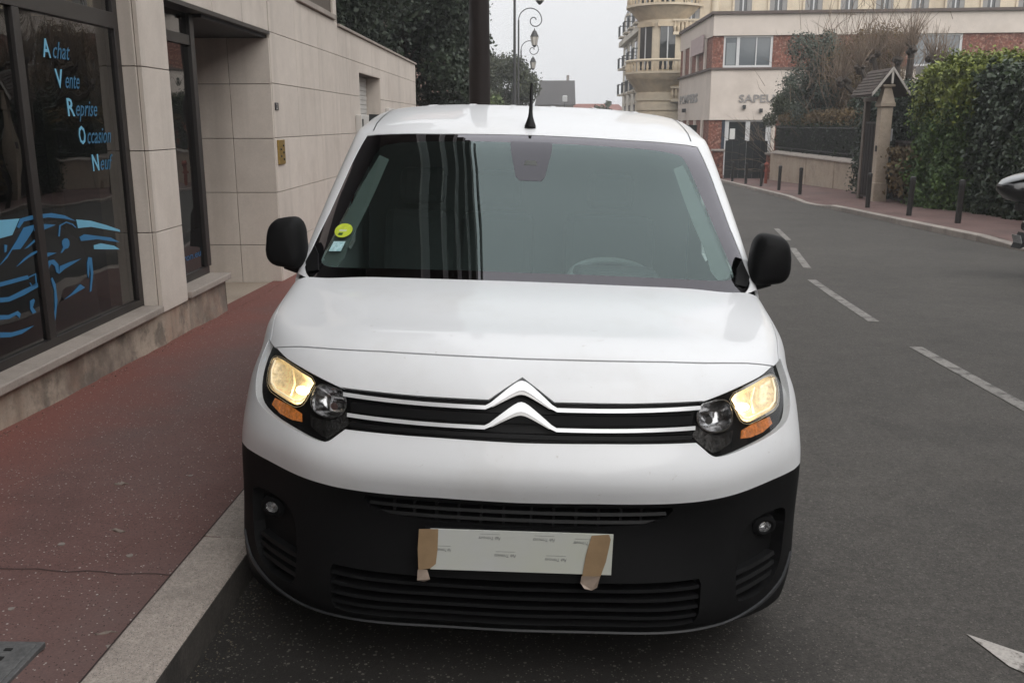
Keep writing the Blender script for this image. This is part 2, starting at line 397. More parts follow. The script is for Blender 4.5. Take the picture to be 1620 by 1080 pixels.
flat_poly('arrow_marking', [(1.470, 2.815), (1.515, 2.62), (1.66, 2.44), (2.1, 2.36), (2.1, 2.50), (1.72, 2.60)], M['paint_white'])

seam_m = pbr('tar_seam', (.030, .020, .018), .9, var=(40, .3))
vs = [(-2.62 + 1.40 * i / 24, 2.815 + .006 * math.sin(i * 1.7) + .003 * math.sin(i * 4.1)) for i in range(25)]
me = bpy.data.meshes.new('pavement_seam'); me.from_pydata([(x, y + d, pz(x, y) + .003) for d in (-.002, .002) for x, y in vs], [], [(i, i + 1, 26 + i, 25 + i) for i in range(24)]); me.materials.append(seam_m); tag(link('pavement_seam', me), kind='structure')
vs = [(-1.40 + .02 * math.cos(a) + .035 * (a - 1.5), 2.22 + .11 * math.sin(a)) for a in [1.6 - 2.6 * i / 14 for i in range(15)]]
me = bpy.data.meshes.new('pavement_crack'); me.from_pydata([(x + d, y, pz(x, y) + .003) for d in (-.0035, .0035) for x, y in vs], [], [(i, i + 1, 16 + i, 15 + i) for i in range(14)]); me.materials.append(seam_m); tag(link('pavement_crack', me), kind='structure')
# manhole cover let into the pavement
mh = thing('manhole_cover', 'square iron manhole cover set in the red pavement at the lower left', 'manhole cover', (-1.58, 2.19, pz(-1.58, 2.19) + .002))
MB().bx(-.155, .175, -.16, .16, -.02, .004).build('frame', M['iron'], mh, bevel=.002)
MB().bx(-.140, .160, -.145, .145, -.02, .0075).build('lid', pbr('lid_iron', (.15, .15, .15), .55, metal=.4, var=[(10, .3), (90, .3)], bump=(70, .5, .004)), mh, bevel=.002)
for kx, ky, w, h in ((.02, .11, .045, .014), (.095, .11, .022, .012), (.085, .065, .04, .018), (-.08, .10, .03, .014)):
    MB().bx(kx - w/2, kx + w/2, ky - h/2, ky + h/2, .004, .0095).build('lifting_slot', pbr('slot_dark', (.006, .006, .006), .8), mh)
# litter on the pavement
lit = [(-1.215, 2.36, 'pale chewing gum blob flattened by the kerb stone near the manhole', 'gum'), (-1.27, 2.43, 'small dead leaf on the red pavement near the manhole cover', 'leaf'),
       (-1.75, 3.62, 'flattened pale leaf on the red pavement below the plinth', 'leaf'), (-1.55, 3.15, 'pale leaf scrap in the middle of the red pavement', 'leaf')]
M['deadleaf'] = pbr('dead_leaf', (.20, .165, .14), .8, var=(40, .3)); M['gum'] = pbr('gum', (.22, .19, .17), .9, var=(50, .2))
for i, (x, yv, lab, cat) in enumerate(lit):
    n = 9; a0 = i * 1.3; b = MB()
    P = [(x + (.02 if cat == 'gum' else .028) * math.cos(t) * (1 + .25 * math.sin(3*t+i)), yv + (.012 if cat == 'gum' else .011) * math.sin(t + a0), 0) for t in [2*math.pi*k/n for k in range(n)]]
    c = [(q[0], q[1], pz(q[0], q[1]) + .003 + (.006 * ((k + i) % 3 == 0) if cat == 'leaf' else 0)) for k, q in enumerate(P)]
    b.add(c + [(p[0], p[1], p[2] - .004) for p in c], [tuple(range(n)), tuple(range(2*n-1, n-1, -1))] + [(k, (k+1) % n, n+(k+1) % n, n+k) for k in range(n)])
    tag(b.build('gum_blob' if cat == 'gum' else 'dead_leaf', M['gum'] if cat == 'gum' else M['deadleaf']), lab, cat)
for i, (x, yv, lab) in enumerate([(-1.62, 2.55, 'pale gum spot between the manhole cover and the pavement seam'), (-1.70, 3.02, 'pale gum spot just beyond the pavement seam, mid pavement'),
        (-2.05, 2.95, 'pale gum spot beyond the seam, nearest the left edge'), (-1.5, 3.75, 'pale gum spot farthest up the pavement towards the kerb'), (-1.42, 2.95, 'pale gum spot beyond the seam, nearest the kerb')]):
    n = 10; r = .009 + .003 * (i % 3); P = [(x + r * (1 + .2 * math.sin(2 * k + i)) * math.cos(2*math.pi*k/n), yv + r * math.sin(2*math.pi*k/n)) for k in range(n)]
    b = MB(); b.add([(a, c, pz(a, c) + .0035) for a, c in P] + [(a, c, pz(a, c) - .002) for a, c in P], [tuple(range(n)), tuple(range(2*n-1, n-1, -1))] + [(k, (k+1) % n, n+(k+1) % n, n+k) for k in range(n)])
    tag(b.build('gum_spot', M['gum']), lab, 'gum', 'gum spots on the pavement')
q = [-1.8 + .25 * i for i in range(41)]
me = bpy.data.meshes.new('kerb_joint'); me.from_pydata([(lk(y) - d, y, pz(lk(y) - d, y) + .0035) for d in (.194, .1885) for y in q], [], [(i, i + 1, 42 + i, 41 + i) for i in range(40)]); me.materials.append(seam_m); tag(link('kerb_joint', me), kind='structure')
# loose grit and leaf crumbs gathered along the gutter and the plinth
b = MB()
for i in range(900):
    if i < 560: yv = rng.uniform(1.9, 3.9); x = lk(yv) + abs(rng.gauss(.02, .06)) + .005; z = gz(x, yv)
    else: yv = rng.uniform(3.4, 9.3); x = -2.62 + abs(rng.gauss(0, .03)); z = pz(x, yv)
    r = rng.uniform(.0015, .006); t = rng.random() * 6; dx, dy = r * math.cos(t), r * math.sin(t)
    b.add([(x-dx, yv-dy, z+.001), (x+dy*.7, yv-dx*.7, z+.002+r*.4), (x+dx, yv+dy, z+.001), (x-dy*.7, yv+dx*.7, z+.002+r*.5)], [(0, 1, 2, 3)])
tag(b.build('gutter_litter', pbr('crumbs', (.05, .04, .028), .9, island=(.14, .12, .09)), fix=False), 'fine grit and leaf crumbs along the kerb and the foot of the wall', 'litter', None, 'stuff')
# ------------------------------------------------------------------ the van: lofted body surfaces, panels cut from them
def spline_op(k):
    # natural cubic spline: returns function q-> weight matrix
    k=np.asarray(k,float); n=len(k); h=np.diff(k)
    A=np.zeros((n,n)); B=np.zeros((n,n)); A[0,0]=A[-1,-1]=1
    for i in range(1,n-1):
        A[i,i-1]=h[i-1]; A[i,i]=2*(h[i-1]+h[i]); A[i,i+1]=h[i]
        B[i,i-1]=6/h[i-1]; B[i,i]=-6/h[i-1]-6/h[i]; B[i,i+1]=6/h[i]
    M=np.linalg.solve(A,B); I=np.eye(n)
    def W(q):
        q=np.asarray(q,float); i=np.clip(np.searchsorted(k,q)-1,0,n-2); hi=h[i]
        a=(k[i+1]-q)/hi; b=(q-k[i])/hi
        return (a[:,None]*I[i]+b[:,None]*I[i+1]+((a**3-a)*hi**2/6)[:,None]*M[i]+((b**3-b)*hi**2/6)[:,None]*M[i+1])
    return W
class Loft:
    def __init__(s,rows):
        g=np.array(rows,float)                       # rows x cols x 3 (half)
        m=g[:,:0:-1].copy(); m[:,:,0]*=-1
        s.g=np.concatenate([m,g],1)
        half=np.linalg.norm(np.diff(g,axis=1),axis=2).mean(0); tk=np.concatenate([[0],np.cumsum(half)])
        s.tk=np.concatenate([-tk[:0:-1],tk]); s.thalf=tk
        sk=np.linalg.norm(np.diff(g,axis=0),axis=2)[:,:5].mean(1); s.sk=np.concatenate([[0],np.cumsum(sk)])
        s.Ws=spline_op(s.sk); s.Wt=spline_op(s.tk)
    def P(s,S,T):
        S=np.atleast_1d(np.asarray(S,float)); T=np.atleast_1d(np.asarray(T,float))
        S=np.clip(S,s.sk[0],s.sk[-1]); T=np.clip(T,s.tk[0],s.tk[-1])
        return np.einsum('qi,qj,ijk->qk',s.Ws(S),s.Wt(T),s.g,optimize=True)
    def N(s,S,T,e=1e-3):
        S=np.atleast_1d(np.asarray(S,float)); T=np.atleast_1d(np.asarray(T,float))
        S0=np.clip(S,s.sk[0]+e,s.sk[-1]-e); T0=np.clip(T,s.tk[0]+e,s.tk[-1]-e)
        n=np.cross(s.P(S0,T0+e)-s.P(S0,T0-e), s.P(S0+e,T0)-s.P(S0-e,T0))
        return n/np.linalg.norm(n,axis=1)[:,None]
    def grid(s,ns=240,nt=360):
        if not hasattr(s,'_g'):
            S=np.linspace(s.sk[0],s.sk[-1],ns); T=np.linspace(s.tk[0],s.tk[-1],nt)
            SS,TT=np.meshgrid(S,T,indexing='ij'); s._g=(SS.ravel(),TT.ravel(),s.P(SS.ravel(),TT.ravel()))
        return s._g
    def near(s,p,w=(1,1,1)):
        S,T,Q=s.grid(); w=np.array(w); d=(((Q-np.array(p))*w)**2).sum(1); i=d.argmin(); a,b=S[i],T[i]
        st=.01
        for _ in range(14):
            ds=np.array([-1,-.5,0,.5,1])*st; A,B=np.meshgrid(a+ds,b+ds); A=A.ravel();B=B.ravel()
            q=s.P(A,B); d=(((q-np.array(p))*w)**2).sum(1); j=d.argmin(); a,b=A[j],B[j]; st*=.6
        return float(np.clip(a,s.sk[0],s.sk[-1])),float(np.clip(b,s.tk[0],s.tk[-1]))
def arch(y): return .31+math.sqrt(max(0,.38**2-(y-.892)**2))
RF=[
[(0,.10,.150),(.25,.105,.150),(.48,.135,.150),(.64,.19,.145),(.775,.28,.138),(.868,.385,.13),(.905,.45,.13),(.918,.50,.135),(.922,.54,.14)],
[(0,.045,.178),(.25,.053,.178),(.49,.075,.178),(.645,.145,.177),(.78,.258,.176),(.874,.37,.176),(.915,.445,.18),(.931,.495,.19),(.935,.535,.20)],
[(0,.022,.36),(.25,.030,.36),(.48,.066,.36),(.635,.135,.36),(.762,.242,.36),(.860,.352,.36),(.912,.432,.36),(.935,.49,.36),(.940,.518,.36)],
[(0,.032,.565),(.25,.041,.565),(.48,.080,.565),(.622,.143,.565),(.748,.246,.565),(.857,.358,.562),(.917,.44,.555),(.943,.515,.53),(.948,.565,.49)],
[(0,.0,.655),(.25,.010,.655),(.48,.055,.655),(.625,.122,.655),(.750,.23,.652),(.858,.352,.648),(.918,.45,.635),(.945,.535,.60),(.950,.60,arch(.60))],
[(0,.035,.765),(.25,.046,.765),(.48,.095,.762),(.625,.160,.758),(.744,.258,.752),(.850,.378,.742),(.914,.485,.72),(.943,.585,.68),(.950,.66,arch(.66))],
[(0,.075,.87),(.25,.086,.87),(.48,.140,.866),(.615,.205,.860),(.73,.30,.850),(.838,.422,.832),(.907,.535,.805),(.941,.65,.755),(.951,.76,arch(.76))],
[(0,.17,.972),(.25,.18,.970),(.48,.235,.962),(.605,.30,.952),(.722,.385,.936),(.826,.495,.908),(.900,.61,.865),(.940,.74,.79),(.952,.88,arch(.88))],
[(0,.42,1.022),(.25,.43,1.020),(.48,.47,1.011),(.61,.52,1.001),(.735,.59,.984),(.858,.68,.960),(.928,.78,.910),(.951,.88,.815),(.953,.99,arch(.99))],
[(0,.72,1.055),(.25,.73,1.053),(.48,.76,1.045),(.63,.80,1.035),(.765,.85,1.018),(.886,.915,.996),(.943,.99,.945),(.957,1.06,.82),(.954,1.12,arch(1.12))],
[(0,1.06,1.078),(.25,1.065,1.076),(.48,1.085,1.071),(.65,1.115,1.062),(.800,1.15,1.048),(.913,1.185,1.030),(.953,1.215,.968),(.958,1.24,.82),(.954,1.262,arch(1.262))],
]
def mid(a,b,f,o):
    return [tuple(np.array(p)*(1-f)+np.array(q)*f+np.array((0,-o*.6,o*.8))) for p,q in zip(a,b)]
G0=[(0,1.0,1.055),(.25,1.01,1.055),(.48,1.035,1.050),(.68,1.085,1.042),(.872,1.165,1.040),(.936,1.25,1.04),(.953,1.275,.95),(.957,1.268,.82),(.954,1.262,.47),(.94,1.262,.20)]
G2=[(0,1.70,1.625),(.25,1.704,1.624),(.46,1.72,1.620),(.62,1.757,1.614),(.762,1.84,1.606),(.828,1.955,1.605),(.862,2.05,1.50),(.930,2.05,1.02),(.954,2.05,.60),(.94,2.05,.20)]
GF=[G0,mid(G0,G2,.33,.012),mid(G0,G2,.67,.012),G2,
[(0,1.96,1.702),(.25,1.965,1.701),(.46,1.98,1.697),(.62,2.01,1.690),(.752,2.07,1.672),(.838,2.14,1.638),(.872,2.20,1.52),(.932,2.2,1.02),(.954,2.2,.60),(.94,2.2,.20)],
[(0,2.6,1.790),(.25,2.6,1.789),(.46,2.6,1.783),(.62,2.6,1.770),(.775,2.6,1.742),(.857,2.6,1.69),(.890,2.6,1.56),(.935,2.6,1.02),(.954,2.6,.60),(.94,2.6,.20)],
[(0,3.5,1.800),(.25,3.5,1.799),(.46,3.5,1.793),(.62,3.5,1.780),(.775,3.5,1.75),(.857,3.5,1.69),(.890,3.5,1.56),(.935,3.5,1.02),(.954,3.5,.60),(.94,3.5,.20)],
[(0,4.36,1.770),(.25,4.36,1.769),(.46,4.36,1.763),(.62,4.36,1.75),(.755,4.36,1.72),(.83,4.36,1.66),(.865,4.36,1.54),(.91,4.36,1.02),(.925,4.36,.60),(.91,4.36,.22)],
]
# ------------------------------------------------------------------ left: shop building clad in stone slabs
FX = -2.65; REC = -2.77
shop = thing('shop_building', 'shop building with beige stone slabs and big dark framed windows on the left', 'building', (0, 0, 0))
def slab(y0, y1, z0, z1, x=FX, t=.03, j=.006, name='cladding_panel', par=shop):
    return MB().bx(x - t, x, y0 + j/2, y1 - j/2, z0 + j/2, z1 - j/2).build(name, M['clad'], par, bevel=.0025)
# backing masses (behind the slabs)
wall = MB()
wall.bx(-3.0, FX - .032, 6.345, 6.815, -.3, 3.3)                           # pier
wall.bx(-12, FX - .032, -14, 7.75, 2.60, 3.3); wall.bx(-12, FX - .032, 7.75, 9.55, 2.60, 3.3)
wall.bx(-12, FX - .032, 9.582, 12.90, -.9, 3.3)
wall.build('wall_core', M['joint'], shop)
wing = thing('garden_annexe', 'low beige annexe wall with a small shuttered window beside the shop', 'building', (0, 0, 0))
SWY0, SWY1, SWZ0, SWZ1 = 14.42, 16.38, 1.72, 2.405
w = MB(); w.bx(-7, FX - .032, 12.93, SWY0, -.9, 2.90); w.bx(-7, FX - .032, SWY1, 21.3, -.9, 2.90); w.bx(-7, FX - .032, SWY0, SWY1, -.9, SWZ0); w.bx(-7, FX - .032, SWY0, SWY1, SWZ1, 2.90)
w.build('wall_core', M['joint'], wing)
ZR = [-.75, -.10, .415, .96, 1.513, 2.055, 2.552]
def cut(y0, y1, z0, z1):  # does the small window open here
    return not (y1 <= SWY0 or y0 >= SWY1 or z1 <= SWZ0 or z0 >= SWZ1)
ycols = [9.585, 10.62, 11.72, 12.93, 13.66, SWY0, SWY1, 17.3, 18.3, 19.3, 20.3, 21.3]
for r in range(len(ZR) - 1):
    for y0, y1 in zip(ycols, ycols[1:]):
        par = shop if y1 <= 12.94 else wing
        if cut(y0, y1, ZR[r], ZR[r+1]):
            if ZR[r] < SWZ0 - .03: slab(y0, y1, ZR[r], SWZ0, par=par)
            if ZR[r+1] > SWZ1 + .03: slab(y0, y1, SWZ1, ZR[r+1], par=par)
        else: slab(y0, y1, ZR[r], ZR[r+1], par=par)
for y0, y1 in zip(ycols, ycols[1:]):
    par = shop if y1 <= 12.94 else wing
    slab(y0, y1, 2.552, 2.925 if par is wing else 2.98, par=par)
    if par is shop and y1 < 10.7: slab(y0, y1, 2.98, 3.45, par=par)
slab(10.62, 10.76, 2.98, 3.45); slab(12.70, 12.93, 2.98, 3.45)
# the annexe's parapet coping
for i in range(7):
    y0 = 12.94 + i * 1.196; MB().bx(-2.95, FX + .035, y0 + .003, y0 + 1.19, 2.927, 2.962).build('coping_slab', M['sill'], wing, bevel=.004)
# end face of the taller part
for z0, z1 in ((2.965, 3.45),): MB().bx(-3.6, FX, 12.905, 12.93, z0, z1).build('cladding_panel', M['clad'], shop, bevel=.002)
# upper window over the annexe end
uw = MB().bx(-2.80, -2.78, 10.76, 12.70, 3.04, 3.9).build('window', pbr('upper_pane', (.05, .045, .04), .2), shop)
MB().bx(-2.80, FX + .04, 10.74, 12.72, 2.985, 3.045).build('window_sill', M['sill'], uw, bevel=.004)
MB().bx(-2.775, -2.73, 12.58, 12.66, 3.05, 3.9).build('frame', pbr('wood_frame', (.12, .08, .05), .6), uw)
for yy in (10.80, 11.7): MB().bx(-2.775, -2.73, yy, yy + .07, 3.05, 3.9).build('frame', bpy.data.materials['wood_frame'], uw)
# small window with a white roller shutter in the annexe
sw = MB().bx(-2.93, -2.90, SWY0, SWY1, SWZ0, SWZ1).build('window', M['white_shutter'], wing)
for k in range(9):
    z = SWZ0 + .02 + k * .075; MB().bx(-2.90, -2.888, SWY0 + .04, SWY1 - .04, z, z + .066).build('shutter_slat', M['white_shutter'], sw, bevel=.006)
MB().bx(-2.90, -2.66, SWY1 - .02, SWY1 + .0, SWZ0, SWZ1).build('reveal', M['clad'], sw)
MB().bx(-2.90, FX + .02, SWY0, SWY1, SWZ0 - .03, SWZ0).build('window_sill', M['sill'], sw)
mb_ = thing('meter_box', 'small pale meter box fixed below the shuttered window', 'meter box', (FX, 14.3, 1.42))
MB().bx(0, .09, -.30, .55, -.10, .36).build('case', M['white_shutter'], mb_, bevel=.01); MB().bx(.09, .10, -.26, -.18, .0, .3).build('hinge', M['lamp_metal'], mb_)
mb2 = thing('junction_box', 'grey junction box on the annexe wall right of the shutter', 'junction box', (FX, 17.2, 1.72))
MB().bx(0, .07, -.35, .35, -.12, .2).build('case', M['white_shutter'], mb2, bevel=.01); MB().bx(.07, .085, -.15, .15, -.06, .1).build('cover', M['lamp_metal'], mb2, bevel=.004)
# pier between the two shop windows
PZ = [.345, .918, 1.475, 2.030, 2.60, 3.2]
for z0, z1 in zip(PZ, PZ[1:]):
    slab(6.335, 6.82, z0, z1, x=FX + .025, t=.03)
    MB().bx(REC + .02, FX - .008, 6.318, 6.342, z0 + .003, z1 - .003).build('cladding_panel', M['clad'], shop, bevel=.002)     # near reveal of the pier
    MB().bx(REC - .03, FX - .008, 6.815, 6.835, z0 + .003, z1 - .003).build('cladding_panel', M['clad'], shop, bevel=.002)
# lintel slabs over the recess and window 2
yl = [6.84, 7.12, 7.92, 8.72, 9.55]
for y0, y1 in zip(yl, yl[1:]): slab(y0, y1, 2.552, 3.2)
yl = [-1.5, -.5, .5, 1.5, 2.5, 3.5, 4.5, 5.4, 6.32]
for y0, y1 in zip(yl, yl[1:]): slab(y0, y1, 2.72, 3.3)
MB().bx(-4.2, FX + .012, 6.84, 9.56, 2.518, 2.550).build('lintel_trim', M['dark_frame'], shop)
MB().bx(-4.2, FX - .04, 7.76, 9.56, 2.49, 2.517).build('soffit', M['interior_dk'], shop)
# recess: return wall facing the street's near end, back wall, floor slab
xr = [FX - .002, -3.075, -3.50, -3.93]
ZRR = [-.02, .415, .96, 1.507, 2.045, 2.49]
for r in range(len(ZRR) - 1):
    for a, c in zip(xr, xr[1:]):
        MB().bx(c + .003, a - .003, 9.552, 9.58, ZRR[r] + .003, ZRR[r+1] - .003).build('cladding_panel', M['clad'], shop, bevel=.002)
MB().bx(-4.05, -3.95, 7.7, 9.6, -.1, 2.55).build('recess_wall', M['plinth'], shop)
dr = MB().bx(-3.95, -3.92, 8.1, 9.1, .0, 2.2).build('entrance_door', M['dark_frame'], shop); MB().bx(-3.91, -3.87, 8.95, 9.0, .9, 1.2).build('handle', M['brass'], dr)
def stp(x, y): return -.035 - .0025 * (y - 8)
MB().add([(-4.0, 7.762, -.3), (FX + .03, 7.762, -.3), (FX + .03, 9.55, -.3), (-4.0, 9.55, -.3), (-4.0, 7.762, .03), (FX + .03, 7.762, .03), (FX + .03, 9.55, .02), (-4.0, 9.55, .02)],
         [(0,3,2,1),(4,5,6,7),(0,1,5,4),(1,2,6,5),(2,3,7,6),(3,0,4,7)]).build('door_step', pbr('step_stone', (.36, .30, .24), .7, var=[(1.5, .12), (40, .1)], grime=(2, (.22, .18, .14), .6, .5, .7)), shop, bevel=.004)
# plinth under the windows with stains, uneven foot
b = MB(); n = 60; ys = [-1.5 + 9.25 * i / n for i in range(n + 1)]; vs = []
for q in ys: vs += [(FX + .02 * math.sin(q * 3.1) * .15, q, .355), (FX + .006 * math.sin(q*7), q, .18), (FX + .012 + .010 * math.sin(q * 5.3) + .006 * math.sin(q*17), q, pz(FX, q) - .03), (-3.0, q, .355)]
b.add(vs, [(4*i+k, 4*i+k+1, 4*i+k+5, 4*i+k+4) for i in range(n) for k in (0, 1)] + [(4*i+3, 4*i, 4*i+4, 4*i+7) for i in range(n)])
e = 4 * n; b.add([(FX, 7.752, .355), (FX + .01, 7.752, -.25), (-3.6, 7.752, -.25), (-3.6, 7.752, .355)], [(0, 1, 2, 3)])
b.build('plinth', M['plinth'], shop, smooth=True)
for y0, y1 in ((-1.4, 1.2), (1.2, 3.75), (3.75, 6.30)):
    MB().bx(REC - .03, FX + .05, y0 + .002, y1 - .002, .357, .408).build('window_sill', M['sill'], shop, bevel=.008)
MB().bx(REC - .06, FX + .05, 6.84, 7.775, .357, .408).build('window_sill', M['sill'], shop, bevel=.008)
# shop window 1: dark frame, two panes and top lights
win1 = MB().bx(REC - .05, REC + .02, -1.4, 6.318, .408, .455).build('shop_window', M['dark_frame'], shop)
for y0, y1, z0, z1 in ((6.25, 6.318, .455, 2.72), (5.035, 5.105, .455, 2.26), (2.5, 2.57, .455, 2.26), (-.05, .02, .455, 2.26)):
    MB().bx(REC - .05, REC + .022, y0, y1, z0, z1).build('frame', M['dark_frame'], win1, bevel=.003)
MB().bx(REC - .05, REC + .024, -1.4, 6.25, 2.26, 2.36).build('frame', M['dark_frame'], win1, bevel=.003)
MB().bx(REC - .05, REC + .020, -1.4, 6.25, 2.64, 2.72).build('frame', M['dark_frame'], win1, bevel=.003)
for y0, y1 in ((5.55, 5.62), (4.2, 4.27), (2.8, 2.87)): MB().bx(REC - .05, REC + .018, y0, y1, 2.36, 2.64).build('frame', M['dark_frame'], win1, bevel=.003)
for y0, y1, z0, z1 in ((5.105, 6.25, .455, 2.26), (2.57, 5.035, .455, 2.26), (.02, 2.5, .455, 2.26), (-1.4, 6.25, 2.36, 2.64)):
    me = bpy.data.meshes.new('pane'); me.from_pydata([(REC, y0, z0), (REC, y1, z0), (REC, y1, z1), (REC, y0, z1)], [], [(0, 1, 2, 3)]); me.materials.append(M['shop_glass']); link('pane', me, win1)
# shop window 2
R2 = -2.80
win2 = MB().bx(R2 - .05, R2 + .02, 6.84, 7.76, .408, .47).build('shop_window', M['dark_frame'], shop)
for y0, y1, z0, z1 in ((7.70, 7.79, .47, 2.52), (6.84, 6.875, .47, 2.52)): MB().bx(R2 - .06, R2 + .03, y0, y1, z0, z1).build('frame', M['dark_frame'], win2, bevel=.003)
MB().bx(R2 - .05, R2 + .022, 6.875, 7.70, 2.27, 2.35).build('frame', M['dark_frame'], win2, bevel=.003)
for z0, z1 in ((.47, 2.27), (2.35, 2.52)):
    me = bpy.data.meshes.new('pane'); me.from_pydata([(R2, 6.875, z0), (R2, 7.70, z0), (R2, 7.70, z1), (R2, 6.875, z1)], [], [(0, 1, 2, 3)]); me.materials.append(M['shop_glass']); link('pane', me, win2)
MB().bx(-3.9, R2 - .055, 7.735, 7.76, .0, 2.5).build('recess_wall', M['dark_frame'], shop)
# room behind the glass
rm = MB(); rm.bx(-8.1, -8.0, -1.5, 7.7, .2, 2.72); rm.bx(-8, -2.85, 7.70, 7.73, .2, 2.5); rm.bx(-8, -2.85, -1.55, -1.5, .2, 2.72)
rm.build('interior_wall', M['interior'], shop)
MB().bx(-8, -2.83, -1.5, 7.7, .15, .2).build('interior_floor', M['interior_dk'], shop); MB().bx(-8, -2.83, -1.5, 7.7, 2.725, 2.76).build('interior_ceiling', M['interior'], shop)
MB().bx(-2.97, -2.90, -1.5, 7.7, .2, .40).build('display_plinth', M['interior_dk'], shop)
# dark lower film on window 2 (dark band with the web address) and lettering
MB().bx(R2 - .012, R2 - .008, 6.88, 7.70, .47, .80).build('window_film', pbr('black_film', (.012, .012, .014), .4), win2)
# black armchair seen through the glass
ch = thing('office_chair', 'black high-backed chair behind the shop window glass', 'chair', (-3.9, 6.1, .2))
MB().bx(-.30, .30, -.06, .10, .50, 1.25).build('backrest', M['interior_dk'], ch, bevel=.06)
MB().bx(-.30, .30, -.55, .0, .38, .50).build('seat', M['interior_dk'], ch, bevel=.04); MB().lathe([(.04, .05), (.04, .38)], (0, -.25, 0), 10).build('column', M['lamp_metal'], ch)
MB().lathe([(.30, 0), (.28, .03), (.05, .06)], (0, -.25, 0), 10).build('base', M['lamp_metal'], ch)
ds = thing('desk', 'dark desk standing in the shop behind the window', 'desk', (-4.6, 4.6, .2))
MB().bx(-.4, .4, -.8, .8, .70, .74).build('desktop', M['interior_dk'], ds, bevel=.005)
for a in (-.36, .36):
    for c in (-.75, .75): MB().bx(a - .025, a + .025, c - .025, c + .025, 0, .70).build('leg', M['lamp_metal'], ds)
# vinyl lettering: one word a line, its capital larger
VX_ = REC + .003
for cap, rest, y0, z0, hcap, y1 in (('A', 'chat', 5.345, 2.025, .100, 5.652), ('V', 'ente', 5.455, 1.862, .103, 5.735), ('R', 'eprise', 5.545, 1.702, .102, 5.935), ('O', 'ccasion', 5.655, 1.536, .105, 6.093), ('N', 'euf', 5.79, 1.368, .100, 6.08)):
    w_ = .095
    text_mesh('lettering', cap, hcap / .69, M['vinyl_lt'], win1, frame_mat((VX_, y0, z0), (0, 1, 0), (0, 0, 1)), bold=.002, width=w_ * .9)
    text_mesh('lettering', rest, hcap * .95 / .69, M['vinyl_dim'], win1, frame_mat((VX_, y0 + w_, z0), (0, 1, 0), (0, 0, 1)), shear=.45, width=(y1 - y0 - w_) * .95)
text_mesh('lettering', 'eavron.eu', .085, pbr('blue_vinyl_dim', (.03, .10, .22), .5), win2, frame_mat((R2 + .003, 7.02, .575), (0, 1, 0), (0, 0, 1)), shear=.1, width=.60)
